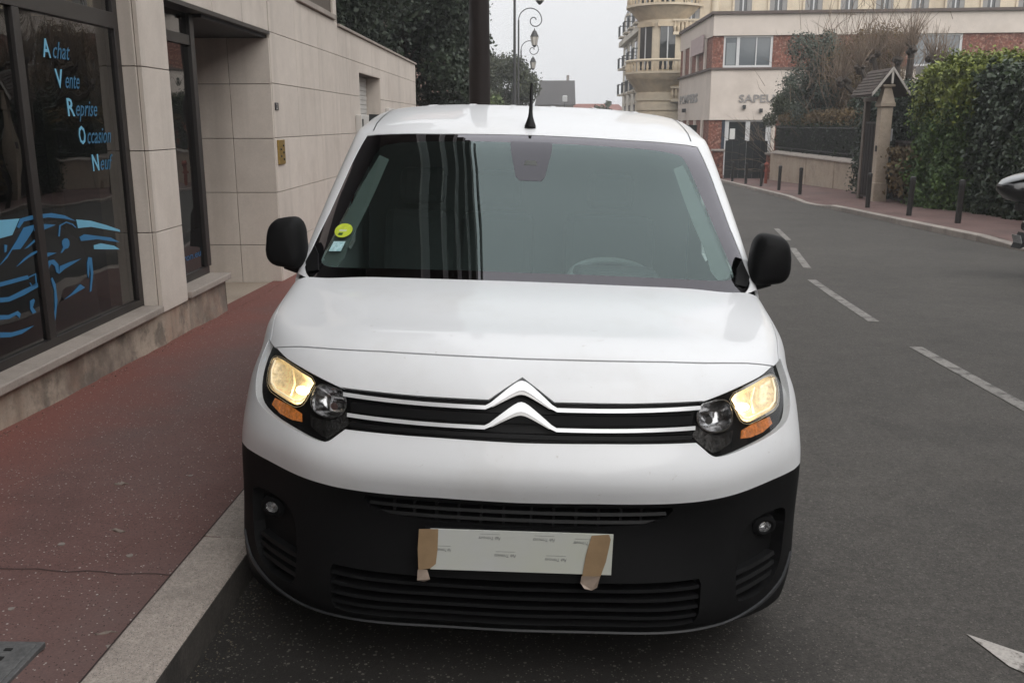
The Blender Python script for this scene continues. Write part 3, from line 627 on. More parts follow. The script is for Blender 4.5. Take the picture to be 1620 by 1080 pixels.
# vinyl sports car on the panes
CAR = [
 [(4.707,1.171),(4.899,1.160),(4.810,1.082),(4.686,1.078)],
 [(4.866,1.119),(4.907,1.159),(5.025,1.165),(5.236,1.158),(5.382,1.130),(5.511,1.083),(5.378,1.111),(5.195,1.137),(5.054,1.142),(4.936,1.140),(4.883,1.109)],
 [(4.928,1.108),(5.034,1.112),(5.025,1.088),(4.946,1.039),(4.871,0.999),(4.792,1.006),(4.737,0.970),(4.654,0.939),(4.758,0.993),(4.850,1.051)],
 [(5.036,1.100),(5.151,1.104),(5.267,1.087),(5.145,1.075),(5.057,1.039),(5.041,1.047),(5.105,1.073),(5.031,1.078)],
 [(5.283,1.018),(5.309,1.080),(5.393,1.092),(5.468,1.071),(5.507,1.044),(5.493,1.045),(5.459,1.066),(5.391,1.086),(5.321,1.074),(5.298,1.016)],
 [(5.322,0.987),(5.348,0.997),(5.381,0.995),(5.402,0.977),(5.401,0.953),(5.377,0.936),(5.342,0.936),(5.303,0.919),(5.288,0.921),(5.325,0.948),(5.316,0.969)],
 [(5.514,1.093),(5.698,1.066),(5.891,1.019),(6.085,0.966),(6.090,0.952),(5.885,0.991),(5.690,1.029),(5.526,1.039)],
 [(5.530,0.984),(5.595,0.994),(5.764,0.963),(5.943,0.931),(6.067,0.885),(5.938,0.908),(5.759,0.943),(5.545,0.958)],
 [(5.703,0.912),(5.798,0.912),(5.978,0.873),(6.057,0.838),(5.879,0.862),(5.702,0.887)],
 [(4.911,0.994),(5.021,1.031),(5.026,1.020),(4.950,0.997)],
 [(4.815,0.912),(4.891,0.943),(4.979,0.964),(5.089,0.972),(5.048,0.960),(4.941,0.943)],
 [(5.039,0.882),(5.075,0.926),(5.151,0.942),(5.244,0.927),(5.165,0.922),(5.093,0.912),(5.055,0.866)],
 [(5.103,0.812),(5.108,0.860),(5.146,0.897),(5.204,0.893),(5.246,0.860),(5.242,0.804),(5.215,0.818),(5.205,0.855),(5.172,0.874),(5.143,0.862),(5.119,0.809)],
 [(5.242,0.804),(5.260,0.846),(5.378,0.853),(5.521,0.853),(5.415,0.836),(5.312,0.822)],
 [(5.163,0.796),(5.191,0.751),(5.189,0.655),(5.150,0.566),(5.121,0.526),(5.112,0.538),(5.152,0.623),(5.168,0.717),(5.147,0.788)],
 [(5.617,0.850),(5.658,0.839),(5.656,0.744),(5.608,0.638),(5.587,0.634),(5.626,0.738),(5.625,0.811),(5.589,0.719),(5.580,0.746),(5.592,0.816)],
 [(5.272,0.647),(5.356,0.665),(5.477,0.702),(5.531,0.672),(5.415,0.660)],
 [(4.635,0.856),(4.757,0.853),(4.911,0.850),(4.918,0.829),(4.768,0.831),(4.630,0.834)],
 [(4.617,0.779),(4.706,0.767),(4.854,0.780),(5.000,0.791),(5.001,0.769),(4.847,0.750),(4.701,0.743),(4.612,0.755)],
 [(4.904,0.708),(4.943,0.713),(4.950,0.701),(4.923,0.669),(4.951,0.635),(4.913,0.634),(4.896,0.665)],
 [(4.597,0.692),(4.685,0.674),(4.773,0.678),(4.796,0.658),(4.782,0.637),(4.753,0.661),(4.680,0.654),(4.592,0.668)],
 [(4.578,0.605),(4.695,0.578),(4.806,0.571),(4.910,0.567),(4.785,0.550),(4.674,0.557),(4.571,0.578)],
 [(4.914,0.840),(4.996,0.847),(4.994,0.785),(4.937,0.780),(4.920,0.805),(4.928,0.807),(4.944,0.787),(4.983,0.793),(4.984,0.840),(4.923,0.834)],
 [(4.727,1.042),(4.752,1.035),(4.737,1.004),(4.720,1.001)],
]
cg = None
for i, poly in enumerate(CAR):
    b = MB(); b.prism(poly, lambda a, c, h: (h, a, c), REC + .0015, REC + .0035)
    o = b.build('car_graphic' if cg is None else 'graphic_stroke', M['vinyl_lt'] if i in (0, 6, 8) else M['vinyl'], win1 if cg is None else cg)
    if cg is None: cg = o; o['label'] = 'blue line drawing of a sports car on the shop pane'
# black ground of the drawing
b = MB(); b.prism([(4.2, .46), (5.72, .46), (5.66, .80), (5.50, .98), (5.30, 1.10), (5.0, 1.13), (4.2, 1.12)], lambda a, c, h: (h, a, c), REC - .006, REC - .003)
b.build('graphic_ground', pbr('black_film_b', (.01, .01, .012), .35), cg)
# brass entry-phone plate and door bell
bp = thing('entry_phone', 'brass entry phone plate on the stone wall by the recess', 'entry phone', (FX, 9.755, 1.24))
MB().bx(0, .02, -.12, .12, 0, .25).build('plate', M['brass'], bp, bevel=.004)
for k in range(5): MB().lathe([(.011, 0), (.011, .008), (.006, .01)], (.02, -.05 if k % 2 else .05, .05 + .035 * k), 8, 'x').build('button', M['lamp_metal'], bp)
bl = thing('door_number', 'small dark number plate on the stone wall above the brass plate', 'sign', (FX, 9.68, 1.79))
MB().bx(0, .01, -.05, .07, 0, .075).build('plate', pbr('number_plate_blue', (.02, .02, .025), .4), bl, bevel=.003)
text_mesh('numeral', '2', .08, M['white_shutter'], bl, frame_mat((.0105, -.015, .01), (0, 1, 0), (0, 0, 1)))
# upper storeys: dark bays behind long balcony slabs (they show in the van's windscreen)
up = MB().bx(-12, -2.9, -16, 12.9, 3.46, 21.0).build('upper_wall', M['facade_dark'], shop)
for k in range(6):
    z = 5.6 + k * 2.85
    MB().bx(-2.9, -1.55 if k < 5 else -1.9, -16, 12.6, z, z + .22).build('balcony_slab', M['concrete'], shop)
    MB().bx(-1.62, -1.57, -16, 12.6, z + .22, z + 1.1).build('balcony_parapet', M['slab_dark'], shop)
MB().bx(-12.2, -2.2, -16.2, 13.0, 21.0, 21.5).build('roof_slab', M['concrete'], shop)
M['upper_glass'] = pbr('upper_glass', (.02, .02, .022), .12)
for k in range(6):
    for j in range(7):
        y0 = -15 + j * 3.9; z = 6.3 + k * 2.85 if k < 5 else 0
        if z: MB().bx(-2.9, -2.86, y0, y0 + 2.2, z, z + 1.7).build('window', M['upper_glass'], shop)
LF = Loft(RF); LG = Loft(GF)
def inpoly(px, py, poly):
    poly = np.asarray(poly); x, y = poly[:, 0], poly[:, 1]; x2, y2 = np.roll(x, -1), np.roll(y, -1)
    px = np.asarray(px)[:, None]; py = np.asarray(py)[:, None]
    c = ((y > py) != (y2 > py)) & (px < (x2 - x) * (py - y) / np.where(y2 == y, 1e-12, y2 - y) + x)
    return c.sum(1) % 2 == 1
def dens(poly, sp):
    o = []
    for i in range(len(poly)):
        a, b = np.array(poly[i]), np.array(poly[(i + 1) % len(poly)]); n = max(1, int(np.ceil(np.linalg.norm(b - a) / sp)))
        for k in range(n): o.append(a + (b - a) * k / n)
    return np.array(o)
def chaikin(poly, it=2):
    p = np.array(poly, float)
    for _ in range(it):
        q = np.roll(p, -1, 0); p = np.stack([p * .75 + q * .25, p * .25 + q * .75], 1).reshape(-1, 2)
    return p
def area(p): x, y = p[:, 0], p[:, 1]; return .5 * np.sum(x * np.roll(y, -1) - np.roll(x, -1) * y)
def offset(poly, d):
    """positive = outward, poly in (t,s)"""
    p = np.array(poly, float)
    if area(p) < 0: p = p[::-1]
    a = p - np.roll(p, 1, 0); b = np.roll(p, -1, 0) - p
    a /= np.linalg.norm(a, axis=1)[:, None] + 1e-12; b /= np.linalg.norm(b, axis=1)[:, None] + 1e-12
    na = np.stack([a[:, 1], -a[:, 0]], 1); nb = np.stack([b[:, 1], -b[:, 0]], 1); n = na + nb
    n /= np.maximum(np.linalg.norm(n, axis=1), .3)[:, None]
    return p + n * d
def segdist(pts, poly):
    d = np.full(len(pts), 9e9); q = np.asarray(poly); r = np.roll(q, -1, 0)
    for a, b in zip(q, r):
        ab = b - a; t = np.clip(((pts - a) @ ab) / (ab @ ab + 1e-12), 0, 1); d = np.minimum(d, ((pts - a - t[:, None] * ab) ** 2).sum(1))
    return np.sqrt(d)
def panel(Lf, name, mat, parent, outer, holes=(), off=0., lip=.012, sp=.03, dish=0.):
    """outer/holes: polygons in (t,s) loft space"""
    outer = dens(outer, sp * .8)
    if area(outer) < 0: outer = outer[::-1]
    holes = [dens(h, sp * .8) for h in holes]
    lo, hi = outer.min(0), outer.max(0)
    gx, gy = np.meshgrid(np.arange(lo[0] + sp/2, hi[0], sp), np.arange(lo[1] + sp/2, hi[1], sp)); g_ = np.stack([gx.ravel(), gy.ravel()], 1)
    if len(g_):
        k = inpoly(g_[:, 0], g_[:, 1], outer)
        for h in holes: k &= ~inpoly(g_[:, 0], g_[:, 1], h)
        g_ = g_[k]
        if len(g_): g_ = g_[segdist(g_, outer) > .45 * sp]
        for h in holes:
            if len(g_): g_ = g_[segdist(g_, h) > .45 * sp]
    vs = [outer] + holes + [g_]; ed = []; b = 0
    for lp in [outer] + holes:
        n = len(lp); ed += [(b + i, b + (i + 1) % n) for i in range(n)]; b += n
    allv = np.concatenate([v for v in vs if len(v)])
    r = delaunay_2d_cdt([Vector(v) for v in allv], ed, [], 0, 1e-6)
    V = np.array([(v.x, v.y) for v in r[0]]); Fc = np.array([f for f in r[2] if len(f) == 3]); c = V[Fc].mean(1)
    k = inpoly(c[:, 0], c[:, 1], outer)
    for h in holes: k &= ~inpoly(c[:, 0], c[:, 1], h)
    Fc = Fc[k]; used = np.unique(Fc); mp = -np.ones(len(V), int); mp[used] = np.arange(len(used)); Fc = mp[Fc]; V = V[used]
    e1, e2 = V[Fc[:, 1]] - V[Fc[:, 0]], V[Fc[:, 2]] - V[Fc[:, 0]]; neg = e1[:, 0] * e2[:, 1] - e1[:, 1] * e2[:, 0] < 0
    Fc[neg] = Fc[neg][:, ::-1]
    Nn = Lf.N(V[:, 1], V[:, 0]); Pp = Lf.P(V[:, 1], V[:, 0]) + Nn * off
    if dish:
        d = np.minimum(1, segdist(V, outer) / .032); Pp = Pp - Nn * (dish * (1 - (1 - d) ** 2))[:, None]
    verts = [tuple(p) for p in Pp]; faces = [tuple(int(i) for i in f) for f in Fc]; nor = [tuple(n) for n in Nn]
    if lip:
        E_ = {}
        for f in Fc:
            for i in range(3):
                a, b = int(f[i]), int(f[(i + 1) % 3]); E_[(a, b)] = 1
        for (a, b) in list(E_):
            if (b, a) in E_: continue
            pa, pb = Pp[a], Pp[b]; q0, q1 = pa - Nn[a] * lip, pb - Nn[b] * lip
            sn = np.cross(pb - pa, Nn[a]); sn = sn / (np.linalg.norm(sn) + 1e-12); k0 = len(verts)
            verts += [tuple(pa), tuple(q0), tuple(q1), tuple(pb)]; nor += [tuple(sn)] * 4; faces.append((k0, k0 + 1, k0 + 2, k0 + 3))
    me = bpy.data.meshes.new(name); me.from_pydata(verts, [], faces); me.polygons.foreach_set('use_smooth', [True] * len(me.polygons))
    me.materials.append(mat); me.update()
    if not dish: me.normals_split_custom_set_from_vertices(nor)
    return link(name, me, parent)
def TS(Lf, p, w=(1, 1, 1)):
    a, b = Lf.near(p, w); return (b, a)
def mirror(h): return [(-t, s) for t, s in h]
def FXZ(pts): return [TS(LF, (x, 0, z), (1, 0.02, 1)) for x, z in pts]

M['paint'] = pbr('white_paint', (.80, .81, .825), .40, coat=.45, var=[(1.2, .012)], grime=[(3.0, (.60, .58, .55), .35, .52, .78), (38, (.45, .42, .38), .5, .66, .72)])
M['plastic'] = pbr('black_plastic', (.0058, .0058, .0062), .62, spec=.14, var=[(2, .15), (250, .2)], bump=(500, .12, .001), rvar=.06)
M['plastic_sm'] = pbr('black_plastic_smooth', (.008, .008, .0085), .5, spec=.2, var=(5, .1))
M['plastic_dk'] = pbr('black_recess', (.005, .005, .0055), .7, spec=.1, var=(20, .2))
M['lip'] = pbr('grey_lip_plastic', (.030, .031, .034), .5, var=(20, .15))
M['chrome'] = pbr('satin_chrome', (.82, .83, .84), .28, metal=.35, var=(4, .02))
M['chrome_dk'] = pbr('dark_chrome', (.42, .42, .43), .12, metal=1.0, var=[(30, .15)], bump=[(60, .35, .003)])
M['reflector'] = pbr('lamp_reflector', (.86, .76, .56), .28, metal=.45, var=[(20, .3), (80, .35)], bump=[(40, .5, .006), (110, .5, .003)], emit=((1.0, .74, .36), .20))  # low emission paints in the bulb light bouncing round the reflector
M['bulb'] = pbr('lit_bulb', (1, .8, .5), .4, emit=((1.0, .76, .42), 42.0))
M['amber'] = pbr('amber_lens', (.42, .11, .018), .15, var=[(45, .7), (110, .5)], bump=[(90, 1, .008)], emit=((1.0, .36, .07), .12))  # faint emission added to paint sparkle into the lens
M['facet_dk'] = pbr('smoked_facet', (.035, .034, .034), .15, metal=.6, var=[(60, .5)], bump=[(60, .7, .006)])
M['clear'] = glass('lamp_cover', (.96, .96, .95), 1.45, 1.0)
M['ws_glass'] = glass('windscreen_glass', (.70, .84, .81), 1.52, 1.85, gcol=(.83, .99, .98), film=.012, filmcol=(.40, .52, .50), wave=.0022)
M['side_glass'] = glass('side_glass', (.55, .60, .58), 1.5, 2.0)
M['frit'] = pbr('black_enamel', (.010, .010, .011), .4)
M['border'] = glass('glossy_black_enamel', (0, 0, 0), 1.52, 2.05, gcol=(.97, .94, 1.0), wave=.0022)
M['housing'] = glass('housing_black', (0, 0, 0), 1.52, 1.5, gcol=(.95, .93, 1.0), wave=.0022)
M['trim_in'] = pbr('grey_trim', (.10, .105, .10), .8, var=(10, .08))
M['dash'] = pbr('dashboard', (.020, .021, .022), .7, var=(20, .15), bump=(200, .3, .002))
M['tyre'] = pbr('tyre_rubber', (.016, .016, .016), .8, var=(30, .2), bump=(80, .4, .004))
M['rim'] = pbr('steel_rim', (.20, .20, .21), .4, metal=.7, var=(20, .15))

van = thing('delivery_van', 'white delivery van with lit headlights parked against the kerb, its plate covered', 'van')
ex_ = Vector((1, 0, -.0325)).normalized(); ey_ = Vector((0, 1, -.0255)); ey_ = (ey_ - ex_ * ey_.dot(ex_)).normalized(); ez_ = ex_.cross(ey_)
mw_ = Matrix((ex_, ey_, ez_)).transposed().to_4x4(); mw_.translation = Vector((-.058, 2.40, -.0255 * (2.40 - 3.3)))
van.matrix_world = mw_

T8 = LF.tk[-1]; S0 = 0.0; S10 = LF.sk[-1]
# key lines, right half, in van metres
bound = [TS(LF, p) for p in [(0, .014, .580), (.225, .02, .584), (.454, .056, .581), (.535, .082, .581), (.674, .162, .585), (.798, .278, .590), (.885, .40, .588), (.935, .50, .578), (.948, .575, .545)]]
bound[-1] = (T8, bound[-1][1])
hoodfront = [TS(LF, p) for p in [(0, .172, .973), (.26, .186, .973), (.42, .222, .966), (.557, .274, .957), (.70, .37, .938), (.818, .48, .908)]]
hoodside = [TS(LF, p) for p in [(.852, .545, .912), (.872, .65, .945), (.893, .78, .965), (.912, .95, .985), (.930, 1.09, 1.0)]]
hl = [(.862, .578, .911)] * 3 + [(.869, .548, .884), (.874, .505, .849), (.872, .455, .804), (.860, .408, .768), (.836, .362, .751), (.777, .287, .738), (.697, .204, .730), (.610, .132, .719), (.573, .112, .717), (.555, .107, .723), (.531, .106, .744), (.496, .105, .772), (.496, .106, .774), (.503, .115, .788), (.513, .133, .826), (.526, .157, .862), (.526, .157, .863), (.575, .189, .873), (.632, .235, .884), (.709, .315, .895), (.752, .370, .900), (.788, .429, .907), (.822, .492, .910)]
hl_ts = chaikin([TS(LF, p) for p in hl], 1)
grille_h = [(.512, .759), (.242, .764), (0, .761)], [(0, .930), (.048, .901), (.093, .871), (.318, .870), (.533, .868)]
gb = FXZ(grille_h[0]); gt = FXZ(grille_h[1]); gm = FXZ([(.520, .83)])
grille_ts = gb[::-1] + gb[:0:-1][::-1] and ( [(-t, s) for t, s in gb] [::1] )
grille_ts = [(-t, s) for t, s in gb[:-1]] + gb[::-1] + gm + gt[::-1] + [(-t, s) for t, s in gt[1:]] + [(-t, s) for t, s in gm]
hood_r = hoodfront + hoodside + [(hoodside[-1][0], S10)]
hood_ts = [(-t, s) for t, s in hood_r[:0:-1]] + hood_r
def both(h): return [h, [(-t, s) for t, s in np.asarray(h)[::-1]]]
G_ = .0034
# white front: bumper cover, nose and wings in one pressing
front = [(-t, s) for t, s in bound[:0:-1]] + bound + [(T8, S10), (-T8, S10)]
holes = [offset(hood_ts, G_)[:]] + [offset(h, .0028) for h in both(hl_ts)] + [offset(grille_ts, .001)]
# the bonnet reaches the rear edge: clip its hole to the outline by cutting the front panel in two wings plus nose
cutS = hoodside[-1][1]
wing_r = hoodfront[::-1]
front_outline = [(-t, s) for t, s in bound[:0:-1]] + bound + [(T8, S10), (hood_r[-1][0] + G_, S10)]
hs_ = [(t + G_, s) for t, s in hoodside[::-1]]
hf_ = [(t, s - .0046) for t, s in hoodfront[::-1]]
right_edge = hs_ + hf_
front_outline += right_edge + [(-t, s) for t, s in right_edge[::-1][1:]] + [(-hood_r[-1][0] - G_, S10), (-T8, S10)]
panel(LF, 'front_body', M['paint'], van, front_outline, holes[1:], sp=.024, lip=.03)
hood_o = panel(LF, 'bonnet', M['paint'], van, offset(hood_ts, -G_ * .6), [], sp=.026, lip=.03)
hl_s = [(t, s_ + .010) for t, s_ in hoodfront]; hl_l = [(t, s_ - .010) for t, s_ in hoodfront]
panel(LF, 'bonnet_gap_shade', M['plastic_dk'], van, [(-t, s_) for t, s_ in hl_l[:0:-1]] + hl_l + hl_s[::-1] + [(-t, s_) for t, s_ in hl_s[1:]], off=-.009, lip=0, sp=.03)  # black strip laid under the bonnet gap to stand in for its shade
# black lower bumper
upg = FXZ([(0, .506), (.219, .508), (.36, .515), (.434, .532), (.452, .560), (.447, .571), (.30, .573), (0, .571)])
upg_ts = upg + [(-t, s) for t, s in upg[-2:0:-1]]
lwg = FXZ([(0, .205), (.25, .206), (.50, .210), (.535, .215), (.548, .24), (.552, .330), (.545, .345), (.25, .345), (0, .345)])
lwg_ts = lwg + [(-t, s) for t, s in lwg[-2:0:-1]]
fogc = chaikin([TS(LF, p) for p in [(.862, .36, .475), (.872, .375, .44), (.855, .35, .30), (.80, .285, .235), (.70, .18, .232), (.665, .152, .25), (.672, .155, .36), (.70, .18, .465), (.78, .26, .486)]], 2)
lower = [(-T8, S0), (T8, S0)] + [(t, s - .0012) for t, s in bound[::-1]] + [(-t, s - .0012) for t, s in bound[1:]]
panel(LF, 'lower_bumper', M['plastic'], van, lower, [upg_ts, lwg_ts] + both(fogc), sp=.026, lip=.045)
# grey lip edge along the bottom of the bumper
lipr = [TS(LF, p) for p in [(0, .043, .178), (.25, .053, .178), (.52, .083, .178), (.64, .15, .182), (.765, .265, .20), (.85, .375, .235), (.89, .44, .29)]]
lo_ = [(t, s - .014) for t, s in lipr]
panel(LF, 'bumper_lip', M['lip'], van, [(-t, s) for t, s in lo_[::-1]] + lo_[1:] + lipr[::-1] + [(-t, s) for t, s in lipr[1:]], off=.006, lip=.012, sp=.02)
def slatbar(name, s0, t0, t1, h, off, depth, mat, par, n=40):
    tt = np.linspace(t0, t1, n); b = MB(); vs = []
    P0 = LF.P(np.full(n, s0), tt); Nn = LF.N(np.full(n, s0), tt)
    for p, q in zip(P0, Nn):
        q = np.array([q[0], q[1], 0]); q /= np.linalg.norm(q); o = p + q * off
        for dz, dd in ((-h/2, .004), (h/2, 0), (h/2, -depth), (-h/2, -depth)): vs.append(o + q * dd + np.array([0, 0, dz]))
    b.add(vs, [(4*i+k, 4*i+(k+1) % 4, 4*i+4+(k+1) % 4, 4*i+4+k) for i in range(n-1) for k in range(4)] + [(0, 1, 2, 3), (4*n-4, 4*n-1, 4*n-2, 4*n-3)])
    return b.build(name, mat, par, smooth=True)
# upper intake
ug = panel(LF, 'upper_intake', M['plastic_dk'], van, offset(upg_ts, .004), off=-.05, lip=0, sp=.05)
for z, ext in ((.548, .435), (.522, .41)):
    s0 = TS(LF, (0, 0, z), (1, 0, 1))[1]; t1 = TS(LF, (ext, 0, z), (1, 0, 1))[0]; slatbar('slat', s0, -t1, t1, .009, -.008, .035, M['plastic_sm'], ug)
for x in [-.36, -.30, -.235, -.17, -.105, -.04, .04, .105, .17, .235, .30, .36]:
    t, s = TS(LF, (x, 0, .54), (1, 0, 1)); p = LF.P(s, t)[0]; zb = .508 if abs(x) < .3 else .516
    MB().bx(p[0] - .004, p[0] + .004, p[1] + .012, p[1] + .045, zb, .572).build('fin', M['plastic_sm'], ug)
# lower intake with four slats
lg = panel(LF, 'lower_intake', M['plastic_dk'], van, offset(lwg_ts, .004), off=-.07, lip=0, sp=.06)
for z in (.235, .262, .290, .318):
    s0 = TS(LF, (0, 0, z), (1, 0, 1))[1]; t1 = TS(LF, (.553, 0, z), (1, 0, 1))[0]; slatbar('slat', s0, -t1, t1, .008, -.010, .05, M['plastic_dk'], lg)
# fog lamp pockets
for k, h in enumerate(both(fogc)):
    sg = 1 if k == 0 else -1
    fp = panel(LF, 'fog_lamp_pocket', M['plastic'], van, offset(h, .003), off=-.040, lip=0, sp=.03)
    for z in (.262, .292, .322):
        s0 = TS(LF, (.75, .24, z))[1]; ta, tb = TS(LF, (.665, .155, z))[0], TS(LF, (.84, .33, z))[0]
        slatbar('slat', s0, min(sg*ta, sg*tb), max(sg*ta, sg*tb), .012, -.016, .03, M['plastic_sm'], fp, 12)
    c = LF.P(*[np.array([q]) for q in (LF.near((.80, .28, .425)))])[0]; tN = LF.N(*[np.array([q]) for q in (LF.near((.80, .28, .425)))])[0]
    c = np.array([sg * c[0], c[1], c[2]]); d = np.array([sg * .35, -.93, -.02]); d /= np.linalg.norm(d)
    b = MB(); R_ = .036
    u = np.cross(d, [0, 0, 1]); u /= np.linalg.norm(u); w_ = np.cross(u, d)
    def ring(rr, dd, n=18): return [c + u * rr * math.cos(a) * 1.1 + w_ * rr * .85 * math.sin(a) + d * dd for a in [2*math.pi*i/n for i in range(n)]]
    rs = [ring(.046, -.045), ring(.040, -.022), ring(.028, -.016), ring(.021, -.020)]
    b.add(sum(rs, []), [(18*i+j, 18*i+(j+1) % 18, 18*i+18+(j+1) % 18, 18*i+18+j) for i in range(3) for j in range(18)]); fl = b.build('fog_lamp', M['plastic_dk'], fp, smooth=True)
    rs = [ring(.021, -.019), ring(.018, -.026), ring(.014, -.038), ring(.002, -.042)]; b = MB()
    b.add(sum(rs, []), [(18*i+j, 18*i+(j+1) % 18, 18*i+18+(j+1) % 18, 18*i+18+j) for i in range(3) for j in range(18)]); b.build('reflector', pbr('fog_reflector', (.45, .45, .46), .10, metal=1, bump=(55, .8, .008)) if k == 0 else bpy.data.materials['fog_reflector'], fl, smooth=True)
    rs = [ring(.021, -.018), ring(.014, -.014), ring(.002, -.012)]; b = MB()
    b.add(sum(rs, []), [(18*i+j, 18*i+(j+1) % 18, 18*i+18+(j+1) % 18, 18*i+18+j) for i in range(2) for j in range(18)]); b.build('lens', M['clear'], fl, smooth=True)
# grille with chrome double chevron
gr = panel(LF, 'grille', M['plastic_sm'], van, offset(grille_ts, .002), off=-.022, lip=0, sp=.03)
for z0, z1 in ((.806, .838), (.768, .783)):
    s0 = TS(LF, (0, 0, (z0+z1)/2), (1, 0, 1))[1]; t1 = TS(LF, (.50, 0, (z0+z1)/2), (1, 0, 1))[0]; slatbar('grille_bar', s0, -t1, t1, (z1-z0) * .8, -.008, .012, M['plastic_sm'], gr)
def chev(top, bot, name):
    t_ = FXZ(top); b_ = FXZ(bot)
    ring = t_ + [(-t, s) for t, s in t_[-2::-1]] + [(-t, s) for t, s in b_[:-1]] + b_[::-1]
    return ring
def crv(z_side, z_apex, sharp, xs, w):
    """profile of a strip edge: flat run, rise to the rounded apex"""
    o = []
    for x in xs:
        if x >= .098: o.append((x, z_side))
        else:
            k = 1 - x / .098; h = z_apex - z_side
            r = (1 - math.sqrt((x / .098) ** 2 + .035) + .035 * .3) / (1 - math.sqrt(.035) + .035 * .3) if sharp else k
            o.append((x, z_side + h * max(0, r if x < .09 else k)))
    return o
XS = [.522, .45, .38, .30, .22, .16, .12, .102, .088, .07, .05, .035, .02, .01, 0]
for zs, za, zb, xe in ((.856, .921, .897, .522), (.803, .868, .843, .505)):
    xs = [min(x, xe) for x in XS]
    top = crv(zs, za, True, xs, 0); bot = crv(zs - .0105, zb, True, [x * .96 if x < .1 else x for x in xs], 0)
    st = panel(LF, 'chrome_chevron_strip', M['chrome'], gr, chev(top, bot, ''), off=.004, lip=.016, sp=.012)
    lowb = crv(zs - .0115, zb - .0095, True, [x * .93 if x < .1 else x for x in xs], 0)
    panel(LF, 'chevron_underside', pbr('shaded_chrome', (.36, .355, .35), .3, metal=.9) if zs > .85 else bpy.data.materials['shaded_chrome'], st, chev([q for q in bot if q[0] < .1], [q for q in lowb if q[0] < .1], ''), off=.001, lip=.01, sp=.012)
# headlights
big = [(.627, .224, .874), (.708, .309, .888), (.795, .425, .897), (.826, .464, .888), (.834, .455, .876), (.837, .431, .845), (.830, .392, .812), (.816, .365, .803), (.798, .343, .797), (.706, .239, .786), (.683, .220, .790), (.664, .212, .803), (.650, .214, .836)]
small = [(.518, .135, .824), (.533, .157, .857), (.545, .168, .865), (.609, .208, .870), (.630, .214, .860), (.637, .211, .845), (.643, .202, .821), (.637, .185, .794), (.616, .165, .781), (.570, .139, .780), (.534, .130, .796)]
hexb = [(.503, .110, .777), (.518, .128, .804), (.540, .130, .785), (.570, .138, .772), (.616, .160, .773), (.640, .180, .780), (.633, .160, .748), (.592, .129, .730), (.570, .115, .727), (.542, .111, .745)]
amber = [(.675, .194, .752), (.679, .206, .771), (.721, .249, .780), (.792, .325, .783), (.801, .325, .763), (.761, .274, .751), (.709, .222, .748)]
def TSs(l): return [TS(LF, p) for p in l]
big_ts, small_ts, amber_ts, hex_ts = chaikin(TSs(big), 1), chaikin(TSs(small), 1), np.array(TSs(amber)), np.array(TSs(hexb))
for k in range(2):
    sg = 1 if k == 0 else -1
    f = (lambda h: [(sg * t, s) for t, s in np.asarray(h)])
    hd = panel(LF, 'headlight', M['plastic_dk'], van, f(offset(hl_ts, .002)), [f(offset(big_ts, .0)), f(offset(small_ts, .0)), f(offset(amber_ts, 0))], off=-.022, lip=.05, sp=.02)
    panel(LF, 'reflector', M['reflector'], hd, f(offset(big_ts, .004)), off=-.012, lip=0, sp=.012, dish=.055)
    panel(LF, 'bezel', M['chrome_dk'], hd, f(offset(big_ts, .003)), [f(offset(big_ts, -.004))], off=-.012, lip=.012, sp=.012)
    panel(LF, 'high_beam_bowl', M['chrome_dk'], hd, f(offset(small_ts, .004)), off=-.016, lip=0, sp=.012, dish=.05)
    panel(LF, 'bezel', M['chrome_dk'], hd, f(offset(small_ts, .002)), [f(offset(small_ts, -.0028))], off=-.016, lip=.012, sp=.012)
    panel(LF, 'lower_facet', M['facet_dk'], hd, f(hex_ts), off=-.014, lip=.008, sp=.014)
    panel(LF, 'indicator', M['amber'], hd, f(offset(amber_ts, .002)), off=-.018, lip=.01, sp=.015)
    def at(p, off):
        s_, t_ = LF.near(p); q = LF.P(s_, t_)[0] + LF.N(s_, t_)[0] * off; return np.array([sg * q[0], q[1], q[2]])
    # lit filament unit in the bowl
    c = at((.701, .262, .835), -.038); b = MB()
    pr = [(.0, -.007), (.009, -.006), (.013, 0), (.011, .005), (.006, .008), (0.0005, .009)]
    d = np.array([sg * .2, -.97, .0]); u = np.array([.97, sg * .2, 0]); w_ = np.array([0, 0, 1.])
    vs = []; n = 16
    for r_, h in pr:
        for i in range(n):
            a = 2 * math.pi * i / n; vs.append(c + u * r_ * 1.7 * math.cos(a) + w_ * r_ * math.sin(a) + d * h)
    b.add(vs, [(n*i+j, n*i+(j+1) % n, n*i+n+(j+1) % n, n*i+n+j) for i in range(len(pr)-1) for j in range(n)]); b.build('bulb', M['bulb'], hd, smooth=True)
    c = at((.568, .16, .815), -.035); b = MB(); b.tube([c + d * -.02, c + d * .006], [.014, .012], 12); b.build('bulb', M['chrome_dk'], hd, smooth=True)
    # light-guide hook under the reflector
    pts = [at(p, -.020) for p in [(.822, .455, .880), (.829, .43, .850), (.821, .388, .820), (.794, .345, .808), (.707, .245, .799), (.684, .228, .805), (.672, .222, .820)]]
    b = MB(); b.tube(pts, .003, 8); b.build('light_guide', pbr('lit_guide', (1, .9, .7), .3, emit=((1, .80, .50), .35)) if k == 0 else bpy.data.materials['lit_guide'], hd, smooth=True)
    b = MB(); b.tube([at((.752, .345, .884), -.03), at((.742, .31, .845), -.040), at((.738, .285, .805), -.03)], [.004, .005, .004], 8); b.build('reflector_rib', M['reflector'], hd, smooth=True)
    panel(LF, 'lens_cover', M['clear'], hd, f(offset(hl_ts, -.001)), off=.0, lip=0, sp=.03)
    b = None
